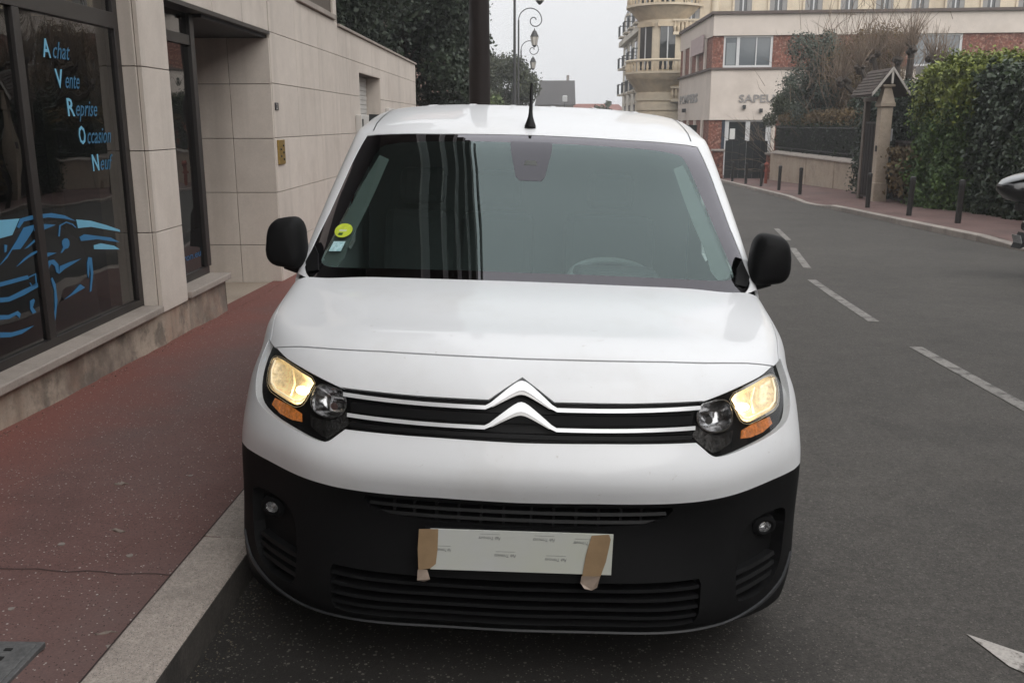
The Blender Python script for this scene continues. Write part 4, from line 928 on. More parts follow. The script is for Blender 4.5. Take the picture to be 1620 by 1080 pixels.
# taped paper over the number plate
pc = MB().bx(-.245, .275, -.004, .0, -.064, .064)
pco = pc.build('plate_cover', pbr('paper', (.56, .57, .55), .55, var=[(2, .03)], grime=[(1.3, (.55, .57, .42), .6, .40, .62)]), van, loc=(.0, .001, .447)); pco.rotation_euler = (math.radians(4), math.radians(-.45), 0)
MB().bx(-.262, .262, .001, .03, -.06, .056).build('plate_holder', M['plastic_sm'], pco)
tape = pbr('packing_tape', (.33, .225, .13), .32, var=[(14, .15)], bump=(25, .4, .004))
MB().add([(-.277, -.0065, .064), (-.222, -.0065, .066), (-.224, -.0065, .0), (-.229, -.0065, -.045), (-.245, -.0068, -.060), (-.279, -.008, -.066), (-.281, -.007, .0)], [(0, 6, 5, 4, 3, 2, 1)]).build('tape', tape, pco, fix=False)
MB().add([(.213, -.0065, .060), (.262, -.0065, .066), (.268, -.0065, .05), (.258, -.0065, -.02), (.245, -.0065, -.067), (.192, -.0065, -.070), (.200, -.0065, .0)], [(0, 6, 5, 4, 3, 2, 1)]).build('tape', tape, pco, fix=False)
loose = pbr('loose_tape', (.33, .26, .21), .4, var=[(20, .3)], bump=(40, .6, .004))
MB().add([(-.281, -.008, -.064), (-.254, -.004, -.066), (-.245, -.012, -.092), (-.262, -.004, -.105), (-.283, -.010, -.098)], [(0, 4, 3, 2, 1)]).build('loose_tape_end', loose, pco, fix=False)
MB().add([(.190, -.008, -.068), (.244, -.006, -.068), (.236, -.014, -.100), (.222, -.006, -.114), (.200, -.012, -.106), (.188, -.004, -.092)], [(0, 5, 4, 3, 2, 1)]).build('loose_tape_end', loose, pco, fix=False)
ink = pbr('grey_print', (.20, .20, .20), .7)
for x, z in ((-.075, .046), (-.205, .004), (-.03, -.008), (.080, .046), (.115, -.016), (.195, .040)):
    w_ = .062 if x > -.2 else .04
    text_mesh('print', 'Fab Trimcuts', .014, ink, pco, frame_mat((x + w_/2, -.0048, z), (-1, 0, 0), (0, 0, -1)), shear=.3, extrude=.0002, width=w_)
    MB().bx(x - w_*.45, x + w_*.45, -.0049, -.0045, z + .0075, z + .0082).build('print', ink, pco)
# ---- cabin: pillars, roof, sides
TG = LG.tk[-1]; SG = LG.sk[-1]
def TG_(p): return TS(LG, p)
wsr = [TG_(p) for p in [(0, 1.712, 1.630), (.392, 1.716, 1.623), (.60, 1.755, 1.616), (.700, 1.80, 1.612), (.752, 1.828, 1.606), (.792, 1.677, 1.480), (.840, 1.449, 1.275), (.874, 1.315, 1.127), (.893, 1.240, 1.068), (.88, 1.20, 1.05)]]
wsb = [(wsr[-1][0] - .03, .004), (0, .004)]
ws_half = wsr + wsb
ws_ts = ws_half[:-1] + [(0, .004)] + [(-t, s) for t, s in ws_half[-2:0:-1]]
def side_ts(pts): return [TG_(p) for p in pts]
sidewin = side_ts([(.925, 1.62, 1.03), (.84, 2.0, 1.50), (.865, 2.35, 1.56), (.865, 2.42, 1.52), (.93, 2.42, 1.06), (.932, 2.3, 1.03)])
rarch = [TG_((.95, 3.677 + .38 * math.cos(a), .31 + .38 * math.sin(a))) for a in [math.pi * i / 12 for i in range(13)]]
tA = max(q[0] for q in rarch)
rarch = [(TG + .02, rarch[0][1])] + rarch + [(TG + .02, rarch[-1][1])]
door = side_ts([(.95, 1.36, .30), (.952, 1.36, .85), (.935, 1.45, 1.0)]) 
shell = [(-TG, .0005), (TG, .0005), (TG, SG), (-TG, SG)]
# cut the wheel arches out of the sill edge
r0, r1 = min(rarch[1][1], rarch[-2][1]), max(rarch[1][1], rarch[-2][1])
arc = sorted([(t, s) for t, s in rarch[1:-1]], key=lambda q: q[1])
shell = [(-TG, .0005), (TG, .0005), (TG, arc[0][1])] + arc + [(TG, arc[-1][1]), (TG, SG), (-TG, SG), (-TG, arc[-1][1])] + [(-t, s) for t, s in arc[::-1]] + [(-TG, arc[0][1])]
wsh = offset(ws_ts, .0015); wsh[:, 1] = np.maximum(wsh[:, 1], .002)
bs = panel(LG, 'cab_and_load_body', M['paint'], van, shell, [wsh] + both(sidewin), sp=.035, lip=.012)
fri = [TG_(p) for p in [(0, 1.655, 1.600), (.40, 1.665, 1.593), (.640, 1.695, 1.573), (.678, 1.68, 1.555), (.728, 1.541, 1.421), (.798, 1.311, 1.207), (.832, 1.223, 1.118), (.822, 1.195, 1.095), (.771, 1.168, 1.085), (.4, 1.085, 1.098), (0, 1.056, 1.106)]]
fr_ts = chaikin(fri[1:-1] + [(-t, s) for t, s in fri[-2:0:-1]], 1)
ws = panel(LG, 'windscreen', M['ws_glass'], van, fr_ts, off=-.002, lip=0, sp=.03)
panel(LG, 'windscreen_border', M['border'], ws, offset(ws_ts, -.001), [fr_ts], off=-.002, lip=.0, sp=.03)
sb_ = [TG_(p) for p in [(.092, 1.66, 1.60), (.088, 1.60, 1.56), (.062, 1.475, 1.458), (.045, 1.455, 1.442)]]
panel(LG, 'camera_housing', M['housing'], ws, sb_ + [(-t, s) for t, s in sb_[::-1]], off=-.0012, lip=.0, sp=.02)
sb2 = [TG_(p) for p in [(.022, 1.555, 1.52), (.030, 1.53, 1.502)]]
panel(LG, 'camera_window', M['trim_in'], ws, sb2 + [(-t, s) for t, s in sb2[::-1]], off=-.0006, lip=0, sp=.02)
for h in both(sidewin): panel(LG, 'side_window', M['side_glass'], van, offset(h, -.002), off=-.003, lip=0, sp=.05)
for sgn in (1, -1):
    A = [TG_(p) for p in [(.675, 1.66, 1.54), (.735, 1.53, 1.41), (.772, 1.41, 1.30), (.806, 1.31, 1.205), (.834, 1.235, 1.13), (.805, 1.20, 1.10)]]; B = [TG_(p) for p in [(.625, 1.62, 1.52), (.655, 1.50, 1.40), (.685, 1.39, 1.30), (.720, 1.29, 1.205), (.740, 1.20, 1.13), (.765, 1.175, 1.10)]]
    panel(LG, 'pillar_trim', M['trim_in'], van, [(sgn * t, s) for t, s in A + B[::-1]], off=-.018, lip=0, sp=.03)
    rd = [TG_((.727, 1.862, 1.628)), TG_((.735, 2.0, 1.668)), TG_((.742, 2.15, 1.70)), TG_((.742, 2.6, 1.752)), TG_((.742, 4.2, 1.74))]
    rl = [(sgn * (t - .0035), s) for t, s in rd] + [(sgn * (t + .0035), s) for t, s in rd[::-1]]
    panel(LG, 'roof_seam', M['frit'], van, rl, off=.0012, lip=.0, sp=.03)
    # black quarter trim at the foot of the pillar
    qt = [TG_(p) for p in [(.862, 1.315, 1.140), (.888, 1.262, 1.082), (.872, 1.20, 1.055), (.828, 1.178, 1.07), (.842, 1.26, 1.118)]]
    panel(LG, 'pillar_foot_trim', M['plastic_sm'], van, [(sgn * t, s) for t, s in qt], off=.004, lip=.006, sp=.02)
# pressed ribs across the rear roof
for x in (-.55, -.33, -.11, .11, .33, .55):
    A = [TG_((x - .012, yy, 1.79)) for yy in (2.62, 3.3, 4.2)]; B = [TG_((x + .012, yy, 1.79)) for yy in (4.2, 3.3, 2.62)]
    panel(LG, 'roof_rib', M['paint'], van, A + B, off=.0035, lip=.005, sp=.05)
# door shut line and handle strips on each side
for sgn in (1, -1):
    P_ = [TG_(p) for p in [(.953, 2.44, .28), (.95, 2.44, .75), (.93, 2.44, 1.03), (.87, 2.46, 1.60)]]
    panel(LG, 'door_gap', M['frit'], van, [(sgn * t, s - .004) for t, s in P_] + [(sgn * t, s + .004) for t, s in P_[::-1]], off=.001, lip=0, sp=.05)
    q = LG.P(*[np.array([v]) for v in LG.near((.945, 2.25, .90))])[0]
    MB().bx(sgn * q[0] - .02, sgn * q[0] + .03 * sgn if sgn > 0 else sgn * q[0] + .02, 2.17, 2.36, .885, .915).build('door_handle', M['plastic_sm'], van, bevel=.008)
# tail
b = MB(); tt = np.linspace(-TG, TG, 41); PP = LG.P(np.full(41, SG), tt); b.add([tuple(p) for p in PP], [tuple(range(41))]); b.build('tail_panel', M['paint'], van)
for sgn in (1, -1): MB().bx(sgn * .83 - .06, sgn * .83 + .06, 4.34, 4.39, .95, 1.35).build('tail_light', pbr('red_lens', (.35, .01, .01), .2), van, bevel=.01)
MB().bx(-.86, .86, 1.0, 4.3, .18, .24).build('underbody', M['plastic_dk'], van)
MB().bx(-.55, .55, .16, 1.0, .19, .21).build('undertray', M['plastic_dk'], van)
# antenna
b = MB(); A = np.array([-.009, 1.795, 1.662]); q = [(.0, .026), (.012, .025), (.03, .018), (.05, .0115), (.07, .009), (.13, .0075), (.195, .006), (.20, .003)]
b.tube([tuple(A + np.array([0, h * .28, h])) for h, r in q], [r for h, r in q], 12); b.build('roof_antenna', M['plastic_sm'], van, smooth=True)
# mirrors
for sgn in (1, -1):
    b = MB(); n = 28; prof = [(0.0, .60), (.012, .82), (.035, .95), (.07, 1.0), (.11, .99), (.135, .93)]; vs = []
    cx, cz = sgn * .985, 1.165; hw, hh = .079, .103
    for d, k in prof:
        for i in range(n):
            a = 2 * math.pi * i / n; ca, sa = math.cos(a), math.sin(a); e = 2 / 3.4
            X = abs(ca) ** e * math.copysign(1, ca) * hw * k; Z = abs(sa) ** e * math.copysign(1, sa) * hh * k
            X *= 1 + .10 * (-Z / hh) * (1 if X * sgn < 0 else .3) - .06 * (Z / hh); Z += -.012 * (sgn * X / hw) * (1 if Z > 0 else -.8)
            vs.append((cx + X, 1.215 + d, cz + Z))
    m_ = len(prof); b.add(vs, [(n*i+j, n*i+(j+1) % n, n*i+n+(j+1) % n, n*i+n+j) for i in range(m_-1) for j in range(n)] + [tuple(range(n)), tuple(range(n*m_-1, n*m_-n-1, -1))])
    mo = b.build('wing_mirror', M['plastic'], van, smooth=True)
    b = MB(); b.add([(v[0], v[1] + .0015, v[2]) for v in [((p[0] - cx) * .93 + cx, p[1], (p[2] - cz) * .93 + cz) for p in vs[-n:]]], [tuple(range(n))]); b.build('mirror_glass', pbr('mirror_silver', (.8, .8, .8), .03, metal=1) if sgn > 0 else bpy.data.materials['mirror_silver'], mo, fix=False)
    b = MB(); b.tube([(sgn * 1.0, 1.30, 1.075), (sgn * .955, 1.31, 1.072), (sgn * .92, 1.325, 1.07), (sgn * .89, 1.34, 1.065)], [.020, .034, .040, .046], 12); b.build('mirror_arm', M['plastic_sm'], mo, smooth=True)
# wheels
def wheel(x, y):
    sg = 1 if x > 0 else -1
    w = MB().lathe([(.20, -.09), (.27, -.10), (.305, -.085), (.315, -.05), (.315, .05), (.305, .085), (.27, .10), (.20, .09)], (0, 0, 0), 40, 'x').build('wheel', M['tyre'], van, smooth=True); w.location = (x, y, .312)
    MB().lathe([(.02, .085 * sg), (.07, .09 * sg), (.09, .06 * sg), (.16, .05 * sg), (.19, .07 * sg), (.205, .085 * sg), (.205, -.08 * sg)], (0, 0, 0), 32, 'x').build('rim', M['rim'], w, smooth=True)
for x, y in ((.79, .892), (-.79, .892), (.79, 3.677), (-.79, 3.677)): wheel(x, y)
for sgn in (1, -1):
    for yc in (.892, 3.677):
        b = MB(); n = 16; vs = []
        for i in range(n + 1):
            a = -.25 + (math.pi + .5) * i / n; vs += [(sgn * .935, yc + .375 * math.cos(a), .31 + .375 * math.sin(a)), (sgn * .60, yc + .375 * math.cos(a), .31 + .375 * math.sin(a))]
        b.add(vs, [(2*i, 2*i+1, 2*i+3, 2*i+2) for i in range(n)]); b.build('wheel_arch_liner', M['plastic_dk'], van)
# cabin interior
MB().bx(-.86, .86, 2.50, 2.54, .25, 1.72).build('bulkhead', pbr('grey_bulkhead', (.03, .032, .032), .8, var=(3, .1)), van)
b = MB(); prf = [(1.12, .99), (1.22, 1.035), (1.35, 1.045), (1.50, 1.02), (1.56, .96), (1.58, .80), (1.60, .45), (1.10, .45)]
b.prism(prf, lambda a, c, h: (h, a, c), -.84, .84); b.build('dashboard', M['dash'], van, smooth=True, bevel=.01)
MB().bx(.20, .56, 1.36, 1.58, 1.03, 1.085).build('instrument_hood', M['dash'], van, bevel=.03)
MB().add([(-.16, 1.22, 1.048), (.06, 1.20, 1.046), (.09, 1.42, 1.046), (-.13, 1.44, 1.050)], [(0, 1, 2, 3)]).build('paper_sheet', pbr('sheet_paper', (.85, .86, .86), .7), van, fix=False)
swc = Vector((.38, 1.66, 1.01)); ax = Vector((0, -.35, .94)).normalized(); u = Vector((1, 0, 0)); w_ = ax.cross(u)
b = MB(); b.tube([swc + (u * math.cos(a) + w_ * math.sin(a)) * .185 for a in [2*math.pi*i/36 for i in range(37)]], .016, 8, caps=False); sw_ = b.build('steering_wheel', pbr('wheel_grey', (.15, .155, .155), .6), van, smooth=True)
b = MB()
for a in (0, math.pi, -math.pi/2): b.tube([swc, swc + (u * math.cos(a) + w_ * math.sin(a)) * .185], .014, 8)
b.tube([swc - ax * .06, swc + ax * .02], [.06, .05], 12); b.build('steering_hub', M['plastic_sm'], sw_, smooth=True)
seatm = pbr('seat_fabric', (.02, .021, .022), .9, var=(30, .2))
for x, w_ in ((.42, .25), (-.16, .2), (-.56, .2)):
    st = MB().bx(x - w_, x + w_, 1.75, 2.25, .52, .68).build('seat', seatm, van, bevel=.05)
    o = MB().bx(x - w_ * .95, x + w_ * .95, -.06, .06, 0, .60).build('backrest', seatm, st, bevel=.05); o.location = (0, 2.24, .66); o.rotation_euler = (math.radians(-14), 0, 0)
    o = MB().bx(x - .12, x + .12, -.05, .05, .63, .82).build('headrest', seatm, st, bevel=.04); o.location = (0, 2.24, .66); o.rotation_euler = (math.radians(-14), 0, 0)
MB().bx(-.85, .85, 1.1, 2.5, .25, .30).build('cab_floor', M['dash'], van)
panel(LG, 'headliner', pbr('headliner', (.16, .165, .165), .9, var=(8, .05)), van, [(-.78, LG.sk[3] + .08), (.78, LG.sk[3] + .08), (.80, LG.sk[5]), (-.80, LG.sk[5])], off=-.03, lip=0, sp=.08)
# stickers inside the screen
yel = pbr('yellow_green_sticker', (.50, .60, .05), .5, var=(60, .15)); blu = pbr('pale_blue_sticker', (.42, .62, .64), .5, var=(90, .25), grime=(60, (.2, .42, .44), .7, .5, .6))
t0, s0 = TG_((-.757, 1.315, 1.218)); n = 28
stk = panel(LG, 'round_sticker', yel, ws, [(t0 + .036 * math.cos(a), s0 + .040 * math.sin(a)) for a in [2*math.pi*i/n for i in range(n)]], off=.0005, lip=0, sp=.02)
panel(LG, 'sticker_mark', pbr('dark_green_ink', (.03, .09, .02), .6), stk, [(t0 - .016, s0 - .028), (t0 + .002, s0 - .028), (t0 + .004, s0 - .014), (t0 - .014, s0 - .014)], off=.001, lip=0, sp=.02)
panel(LG, 'sticker_line', pbr('pale_ink', (.55, .62, .45), .6), stk, [(t0 - .016, s0 - .006), (t0 + .014, s0 - .006), (t0 + .014, s0 + .004), (t0 - .016, s0 + .004)], off=.001, lip=0, sp=.02)
t0, s0 = TG_((-.773, 1.254, 1.159))
panel(LG, 'square_sticker', blu, ws, [(t0 - .024, s0 - .030), (t0 + .024, s0 - .026), (t0 + .030, s0 + .028), (t0 - .016, s0 + .024)], off=.0005, lip=0, sp=.02)
# ------------------------------------------------------------------ foliage helpers
def leaf_cloud(name, pts, size, mat, parent=None, seed=1, nrm=None, elong=1.7, jit=.5):
    R_ = np.random.default_rng(seed); n = len(pts); pts = np.asarray(pts, float)
    a = R_.normal(size=(n, 3)); 
    if nrm is not None: a = a * .8 + nrm * .9
    a /= np.linalg.norm(a, axis=1)[:, None] + 1e-9
    r = R_.normal(size=(n, 3)); u = np.cross(a, r); u /= np.linalg.norm(u, axis=1)[:, None] + 1e-9; w = np.cross(a, u)
    s = size * (1 - jit + 2 * jit * R_.random(n))[:, None]
    v = np.stack([pts - u * s * elong * .5, pts + w * s * .5 + a * s * .12, pts + u * s * elong * .5, pts - w * s * .5 + a * s * .12], 1).reshape(-1, 3)
    me = bpy.data.meshes.new(name); me.vertices.add(4 * n); me.vertices.foreach_set('co', v.ravel())
    me.loops.add(4 * n); me.loops.foreach_set('vertex_index', np.arange(4 * n)); me.polygons.add(n)
    me.polygons.foreach_set('loop_start', np.arange(0, 4 * n, 4)); me.polygons.foreach_set('loop_total', np.full(n, 4))
    me.update(); me.materials.append(mat); return link(name, me, parent)
def clumps(cs, n, R_, shell=.55):
    """points in fuzzy ellipsoid clumps: cs = [(x,y,z,rx,ry,rz), ...]"""
    cs = np.array(cs); vol = cs[:, 3] * cs[:, 4] * cs[:, 5]; k = R_.choice(len(cs), n, p=vol / vol.sum())
    d = R_.normal(size=(n, 3)); d /= np.linalg.norm(d, axis=1)[:, None]; r = (shell + (1 - shell) * R_.random(n)) * (1 + .12 * R_.normal(size=n))
    return cs[k, :3] + d * r[:, None] * cs[k, 3:], d
def rand_clumps(c, rad, n, rr, R_, flat=1.0):
    o = []
    for _ in range(n):
        d = R_.normal(size=3); d /= np.linalg.norm(d); q = np.array(c) + d * np.array(rad) * (.35 + .6 * R_.random()); s = rr * (.6 + .8 * R_.random()); o.append((*q, s, s, s * flat))
    return o
def hedge_pts(x0, x1, y0, y1, z0f, z1, n, R_, amp=.12):
    """points over the left, near and top faces of a clipped hedge, pushed in and out"""
    A = [(y1 - y0) * (z1 - z0f), (x1 - x0) * (z1 - z0f), (x1 - x0) * (y1 - y0), (y1 - y0) * (z1 - z0f) * .25]
    f = R_.choice(4, n, p=np.array(A) / sum(A)); a, b = R_.random(n), R_.random(n); P = np.zeros((n, 3)); Nn = np.zeros((n, 3))
    for k in range(4):
        m = f == k
        if k == 0: P[m] = np.stack([np.full(m.sum(), x0), y0 + (y1-y0)*a[m], z0f + (z1-z0f)*b[m]], 1); Nn[m] = (-1, 0, .2)
        if k == 1: P[m] = np.stack([x0 + (x1-x0)*a[m], np.full(m.sum(), y0), z0f + (z1-z0f)*b[m]], 1); Nn[m] = (0, -1, .2)
        if k == 2: P[m] = np.stack([x0 + (x1-x0)*a[m], y0 + (y1-y0)*b[m], np.full(m.sum(), z1)], 1); Nn[m] = (0, 0, 1)
        if k == 3: P[m] = np.stack([np.full(m.sum(), x1), y0 + (y1-y0)*a[m], z0f + (z1-z0f)*b[m]], 1); Nn[m] = (1, 0, .2)
    w = np.sin(P[:, 1] * 3.1) * np.sin(P[:, 2] * 3.7 + P[:, 0] * 2.1) + np.sin(P[:, 1] * 7.3 + P[:, 2] * 6.1 + P[:, 0] * 5)
    P = P + Nn * (amp * .6 * w + amp * .7 * R_.normal(size=n))[:, None]
    return P, Nn

# ------------------------------------------------------------------ bollards along the far kerb
bol = thing('bollard', '', 'bollard')
MB().lathe([(.060, -.1), (.060, .80), (.0605, .801)], (0, 0, 0), 14).build('post', pbr('bollard_paint', (.030, .028, .027), .5, var=(6, .2)), bol, smooth=True)
MB().lathe([(.066, .80), (.066, .86), (.058, .895), (.02, .91), (.001, .912)], (0, 0, 0), 14).build('cap', bpy.data.materials['bollard_paint'], bol, smooth=True)
BL = [(8.96, 19.6, 'bollard by the laurel hedge, nearest the camera'), (8.81, 21.8, 'second bollard from the camera, before the light green hedge'), (8.89, 24.74, 'bollard standing just before the gate pillar'),
      (9.07, 31.7, 'bollard before the left part of the garden wall, nearest of that run'), (9.22, 35.0, 'bollard before the garden wall, left of the nearest one there'), (9.38, 38.4, 'bollard beside the reddish pipe at the end of the garden wall'),
      (9.38, 41.2, 'second farthest bollard, before the dark sheet gate'), (9.45, 44.3, 'farthest bollard, at the van roof edge before the dark sheet gate')]
for i, (x, y_, lab) in enumerate(BL):
    o = bol if i == 0 else dup(bol)
    o.location = (x, y_, pzr(x, y_)); o['label'] = 'dark ' + lab; o['group'] = 'bollards along the far kerb'
    o.rotation_euler = (math.radians([0, 1, -.5, .5, 0, 1, 0, 0][i]), math.radians([.6, 1.4, 0, -.5, .3, .8, 0, .2][i]), 0)

# ------------------------------------------------------------------ garden wall, railing and hedge
WX = 11.75
gw = thing('garden_wall', 'low cream garden wall with stone coping below the railing', 'wall', (0, 0, 0))
M['garden_render'] = pbr('garden_render', (.36, .29, .225), .85, var=[(.9, .12), (8, .1)], grime=[(1.2, (.20, .155, .12), .7, .48, .7), (.7, (.42, .36, .29), .5, .5, .7)], bump=(20, .5, .015))
b = MB(); ys = [33.6 + 12.9 * i / 20 for i in range(21)]; vs = []
for q in ys: vs += [(WX, q, pzr(WX, q) - .05), (WX - .02, q, .22), (WX + .35, q, .22)]
b.add(vs, [(3*i+k, 3*i+k+1, 3*i+k+4, 3*i+k+3) for i in range(20) for k in (0, 1)] + [(0, 1, 2)]); b.add([(WX, 33.6, -1.2), (WX + .35, 33.6, -1.2), (WX + .35, 33.6, .22), (WX, 33.6, .22)], [(0, 1, 2, 3)])
b.build('wall_face', M['garden_render'], gw)
for i in range(6):
    y0 = 33.6 + i * 2.08
    MB().add([(WX - .10, y0 + .02, .22), (WX + .40, y0 + .02, .22), (WX + .40, y0 + 2.05, .22), (WX - .10, y0 + 2.05, .22), (WX - .08, y0 + .03, .30), (WX + .15, y0 + .03, .38), (WX + .15, y0 + 2.04, .38), (WX - .08, y0 + 2.04, .30), (WX + .40, y0 + .03, .34), (WX + .40, y0 + 2.04, .34)],
             [(0, 3, 2, 1), (0, 1, 8, 5, 4), (3, 7, 6, 9, 2), (0, 4, 7, 3), (4, 5, 6, 7), (5, 8, 9, 6), (1, 2, 9, 8)]).build('coping_stone', M['sill'], gw, bevel=.02)
for y0 in (36.6, 40.4): MB().bx(WX - .035, WX + .02, y0, y0 + .22, pzr(WX, y0), .215).build('wall_pier', M['garden_render'], gw, bevel=.01)
rl_ = thing('garden_railing', 'black iron railing standing on the cream garden wall', 'railing', (0, 0, 0))
b = MB()
for i in range(100): b.bx(WX + .14, WX + .16, 33.7 + i * .128, 33.72 + i * .128, .36, 1.55)
b.build('bars', M['lamp_metal'], rl_)
for z in (.50, 1.45): MB().bx(WX + .13, WX + .17, 33.6, 46.4, z, z + .04).build('rail', M['lamp_metal'], rl_)
R_ = np.random.default_rng(21)
def hedge(name, label, x0, x1, y0, y1, z0, z1, n, size, mat, amp, seed, core=True, top=None, topfrac=.2, cat='hedge', grp=None):
    h = thing(name, label, cat, ((x0+x1)/2, y0, z0)); R2_ = np.random.default_rng(seed); org = np.array([(x0+x1)/2, y0, z0])
    P, Nn = hedge_pts(x0, x1, y0, y1, z0, z1, n, R2_, amp)
    if top is not None:
        lim = z1 - (z1 - z0) * topfrac * (.6 + .8 * R2_.random(n)); m = P[:, 2] > lim
        leaf_cloud('top_foliage', P[m] - org, size, top, h, seed + 1, Nn[m]); leaf_cloud('foliage', P[~m] - org, size, mat, h, seed + 2, Nn[~m])
    else: leaf_cloud('foliage', P - org, size, mat, h, seed + 1, Nn)
    if core:
        q = amp * .9; MB().bx(x0 + q - org[0], x1 - q - org[0], q, y1 - y0 - q, -.02, z1 - z0 - q).build('inner_twigs', M['hedge_core'], h)
    return h
hedge('clipped_hedge', 'clipped brown topped hedge behind the iron railing', WX + .30, WX + 1.3, 33.7, 46.4, .30, 2.02, 26000, .055, M['leaf_laurel'], .10, 31, top=M['leaf_brown'], topfrac=.22)
hedge('conifer_hedge', 'tall conifer hedge with yellow green top beside the gate', 10.62, 12.6, 23.6, 26.2, -.70, 3.02, 52000, .058, M['leaf_thuja'], .20, 41, top=M['leaf_thuja_top'], topfrac=.30)
hedge('laurel_hedge', 'dark glossy laurel hedge nearest on the far pavement', 10.85, 12.8, 13.0, 23.4, -.60, 2.78, 90000, .068, M['leaf_laurel'], .15, 51)
hedge('yew_hedge', 'dark hedge filling the garden behind the gate porch', 11.2, 13.0, 27.2, 32.6, -.8, 2.6, 26000, .06, M['leaf_dark'], .18, 46)
# ivy-like dry growth at the foot of the conifer hedge
R3 = np.random.default_rng(5)
iv = thing('climbing_plant', 'dry brown climber hanging beside the gate pillar', 'plant', (10.55, 26.55, -.6)); 
Pn = np.stack([R3.normal(0, .18, 2600), R3.normal(0, .35, 2600), 1.6 - np.abs(R3.normal(0, .75, 2600))], 1); Pn = Pn[Pn[:, 2] > .25]
leaf_cloud('leaves', Pn, .075, M['leaf_brown'], iv, 8)
b = MB()
for i in range(6): b.tube([(R3.normal(0, .05), R3.normal(0, .1), 0), (R3.normal(0, .1), R3.normal(0, .15), .8), (R3.normal(0, .15), R3.normal(0, .25), 1.7)], [.02, .014, .006], 5)
b.build('stems', M['bark'], iv)
# tall bush between hedge and pillar at the kerb side (thin dark shape by the second bollard)

# ------------------------------------------------------------------ gate with a small gabled roof
gt_ = thing('gate_porch', 'gate with a small tiled gable roof on a cream carved pillar', 'gate', (10.25, 27.8, pzr(10.25, 27.8)))
zb = gt_.location.z
M['gate_stone'] = pbr('gate_stone', (.42, .345, .27), .8, var=[(1.5, .12), (12, .1)], grime=(1.6, (.24, .19, .15), .6, .5, .7), bump=(30, .4, .01))
def gp(): return MB()
p_ = gp(); p_.bx(-.17, .17, -.17, .17, -.1, 2.72); pil = p_.build('pillar', M['gate_stone'], gt_, bevel=.02)
MB().bx(-.22, .22, -.22, .22, 2.72, 2.84).build('moulding', M['gate_stone'], pil, bevel=.02)
MB().add([(-.20, -.2, 2.84), (.20, -.2, 2.84), (.20, .2, 2.84), (-.20, .2, 2.84), (-.10, -.1, 3.28), (.10, -.1, 3.28), (.10, .1, 3.28), (-.10, .1, 3.28)], [(0,3,2,1),(4,5,6,7),(0,1,5,4),(1,2,6,5),(2,3,7,6),(3,0,4,7)]).build('tapered_block', M['gate_stone'], pil, bevel=.01)
MB().bx(-.18, .18, -.18, .18, 3.28, 3.35).build('capital', M['gate_stone'], pil, bevel=.015)
MB().bx(-.20, .20, -.2, .2, -.1, .55).build('pillar_base', M['gate_stone'], pil, bevel=.02)
MB().bx(-.06, .10, 1.45, 1.63, -.1, 3.0).build('timber_post', pbr('weathered_timber', (.15, .12, .10), .85, var=[(3, .2), (30, .2)]), gt_, bevel=.01)
MB().bx(-.07, .07, -.15, 1.7, 2.90, 3.02).build('timber_beam', bpy.data.materials['weathered_timber'], gt_, bevel=.01)
# roof: ridge along the street, tiles in courses
M['roof_tile'] = pbr('old_roof_tile', (.070, .052, .044), .85, var=[(1.5, .25), (12, .25)], grime=(2.5, (.09, .085, .06), .6, .5, .7), objrand=.2)
rf = MB(); RZ, EZ, HW = 3.80, 3.08, .54
rf.add([(0, -.35, RZ), (0, 1.45, RZ), (-HW, 1.45, EZ), (-HW, -.35, EZ), (HW, -.35, EZ), (HW, 1.45, EZ), (0, -.35, RZ - .07), (0, 1.45, RZ - .07), (-HW, 1.45, EZ - .07), (-HW, -.35, EZ - .07), (HW, -.35, EZ - .07), (HW, 1.45, EZ - .07)],
       [(0, 1, 2, 3), (1, 0, 4, 5), (6, 9, 8, 7), (6, 7, 11, 10), (0, 3, 9, 6), (0, 6, 10, 4), (1, 7, 8, 2), (1, 5, 11, 7), (3, 2, 8, 9), (4, 10, 11, 5)]); rfo = rf.build('roof', M['roof_tile'], gt_)
tile = MB().bx(-.11, .11, -.085, .0, 0, .02).mesh('roof_tile', M['roof_tile'])
sl = math.atan2(RZ - EZ, HW); ln = math.hypot(RZ - EZ, HW)
for sgn in (-1, 1):
    for r in range(8):
        d = ln * (1 - (r + .5) / 8)
        for j in range(8):
            t_ = link('roof_tile', tile, rfo); yy = -.24 + j * .215 + (.1 if r % 2 else 0)
            t_.location = (sgn * d * math.cos(sl), yy, RZ - d * math.sin(sl) + .004)
            q = Matrix(((0, 1, 0), (1, 0, 0), (0, 0, 1)))
            ax = Vector((sgn * math.cos(sl), 0, -math.sin(sl))); nn = Vector((sgn * math.sin(sl), 0, math.cos(sl)))
            mt_ = Matrix((Vector((0, 1, 0)), -ax, nn)).transposed().to_4x4(); mt_.translation = t_.location
            t_.matrix_local = mt_ @ Matrix.Rotation(rng.uniform(-.05, .05), 4, 'X')
for sgn in (-1, 1):
    MB().obx((sgn * HW * .5, -.37, (RZ + EZ) / 2 - .02), (sgn * HW * .5, 0, -(RZ - EZ) * .5), (0, .03, 0), (.0, 0, .045)).build('bargeboard', pbr('pale_board', (.36, .33, .30), .7, var=(4, .15)) if sgn < 0 else bpy.data.materials['pale_board'], gt_)
MB().bx(-.03, .03, -.38, -.33, 3.36, 3.80).build('king_post', bpy.data.materials['pale_board'], gt_)
dg_ = MB().bx(-.02, .04, .2, 1.45, .05, 2.3).build('gate_leaf', M['dark_frame'], gt_)
for k in range(5): MB().bx(-.035, -.022, .24 + k * .235, .44 + k * .235, .1, 2.25).build('gate_board', M['post_dark'], dg_, bevel=.004)
MB().bx(.19, .24, -.12, .10, 1.75, 2.1).build('letter_box', pbr('box_white', (.5, .5, .5), .5), gt_, bevel=.01)
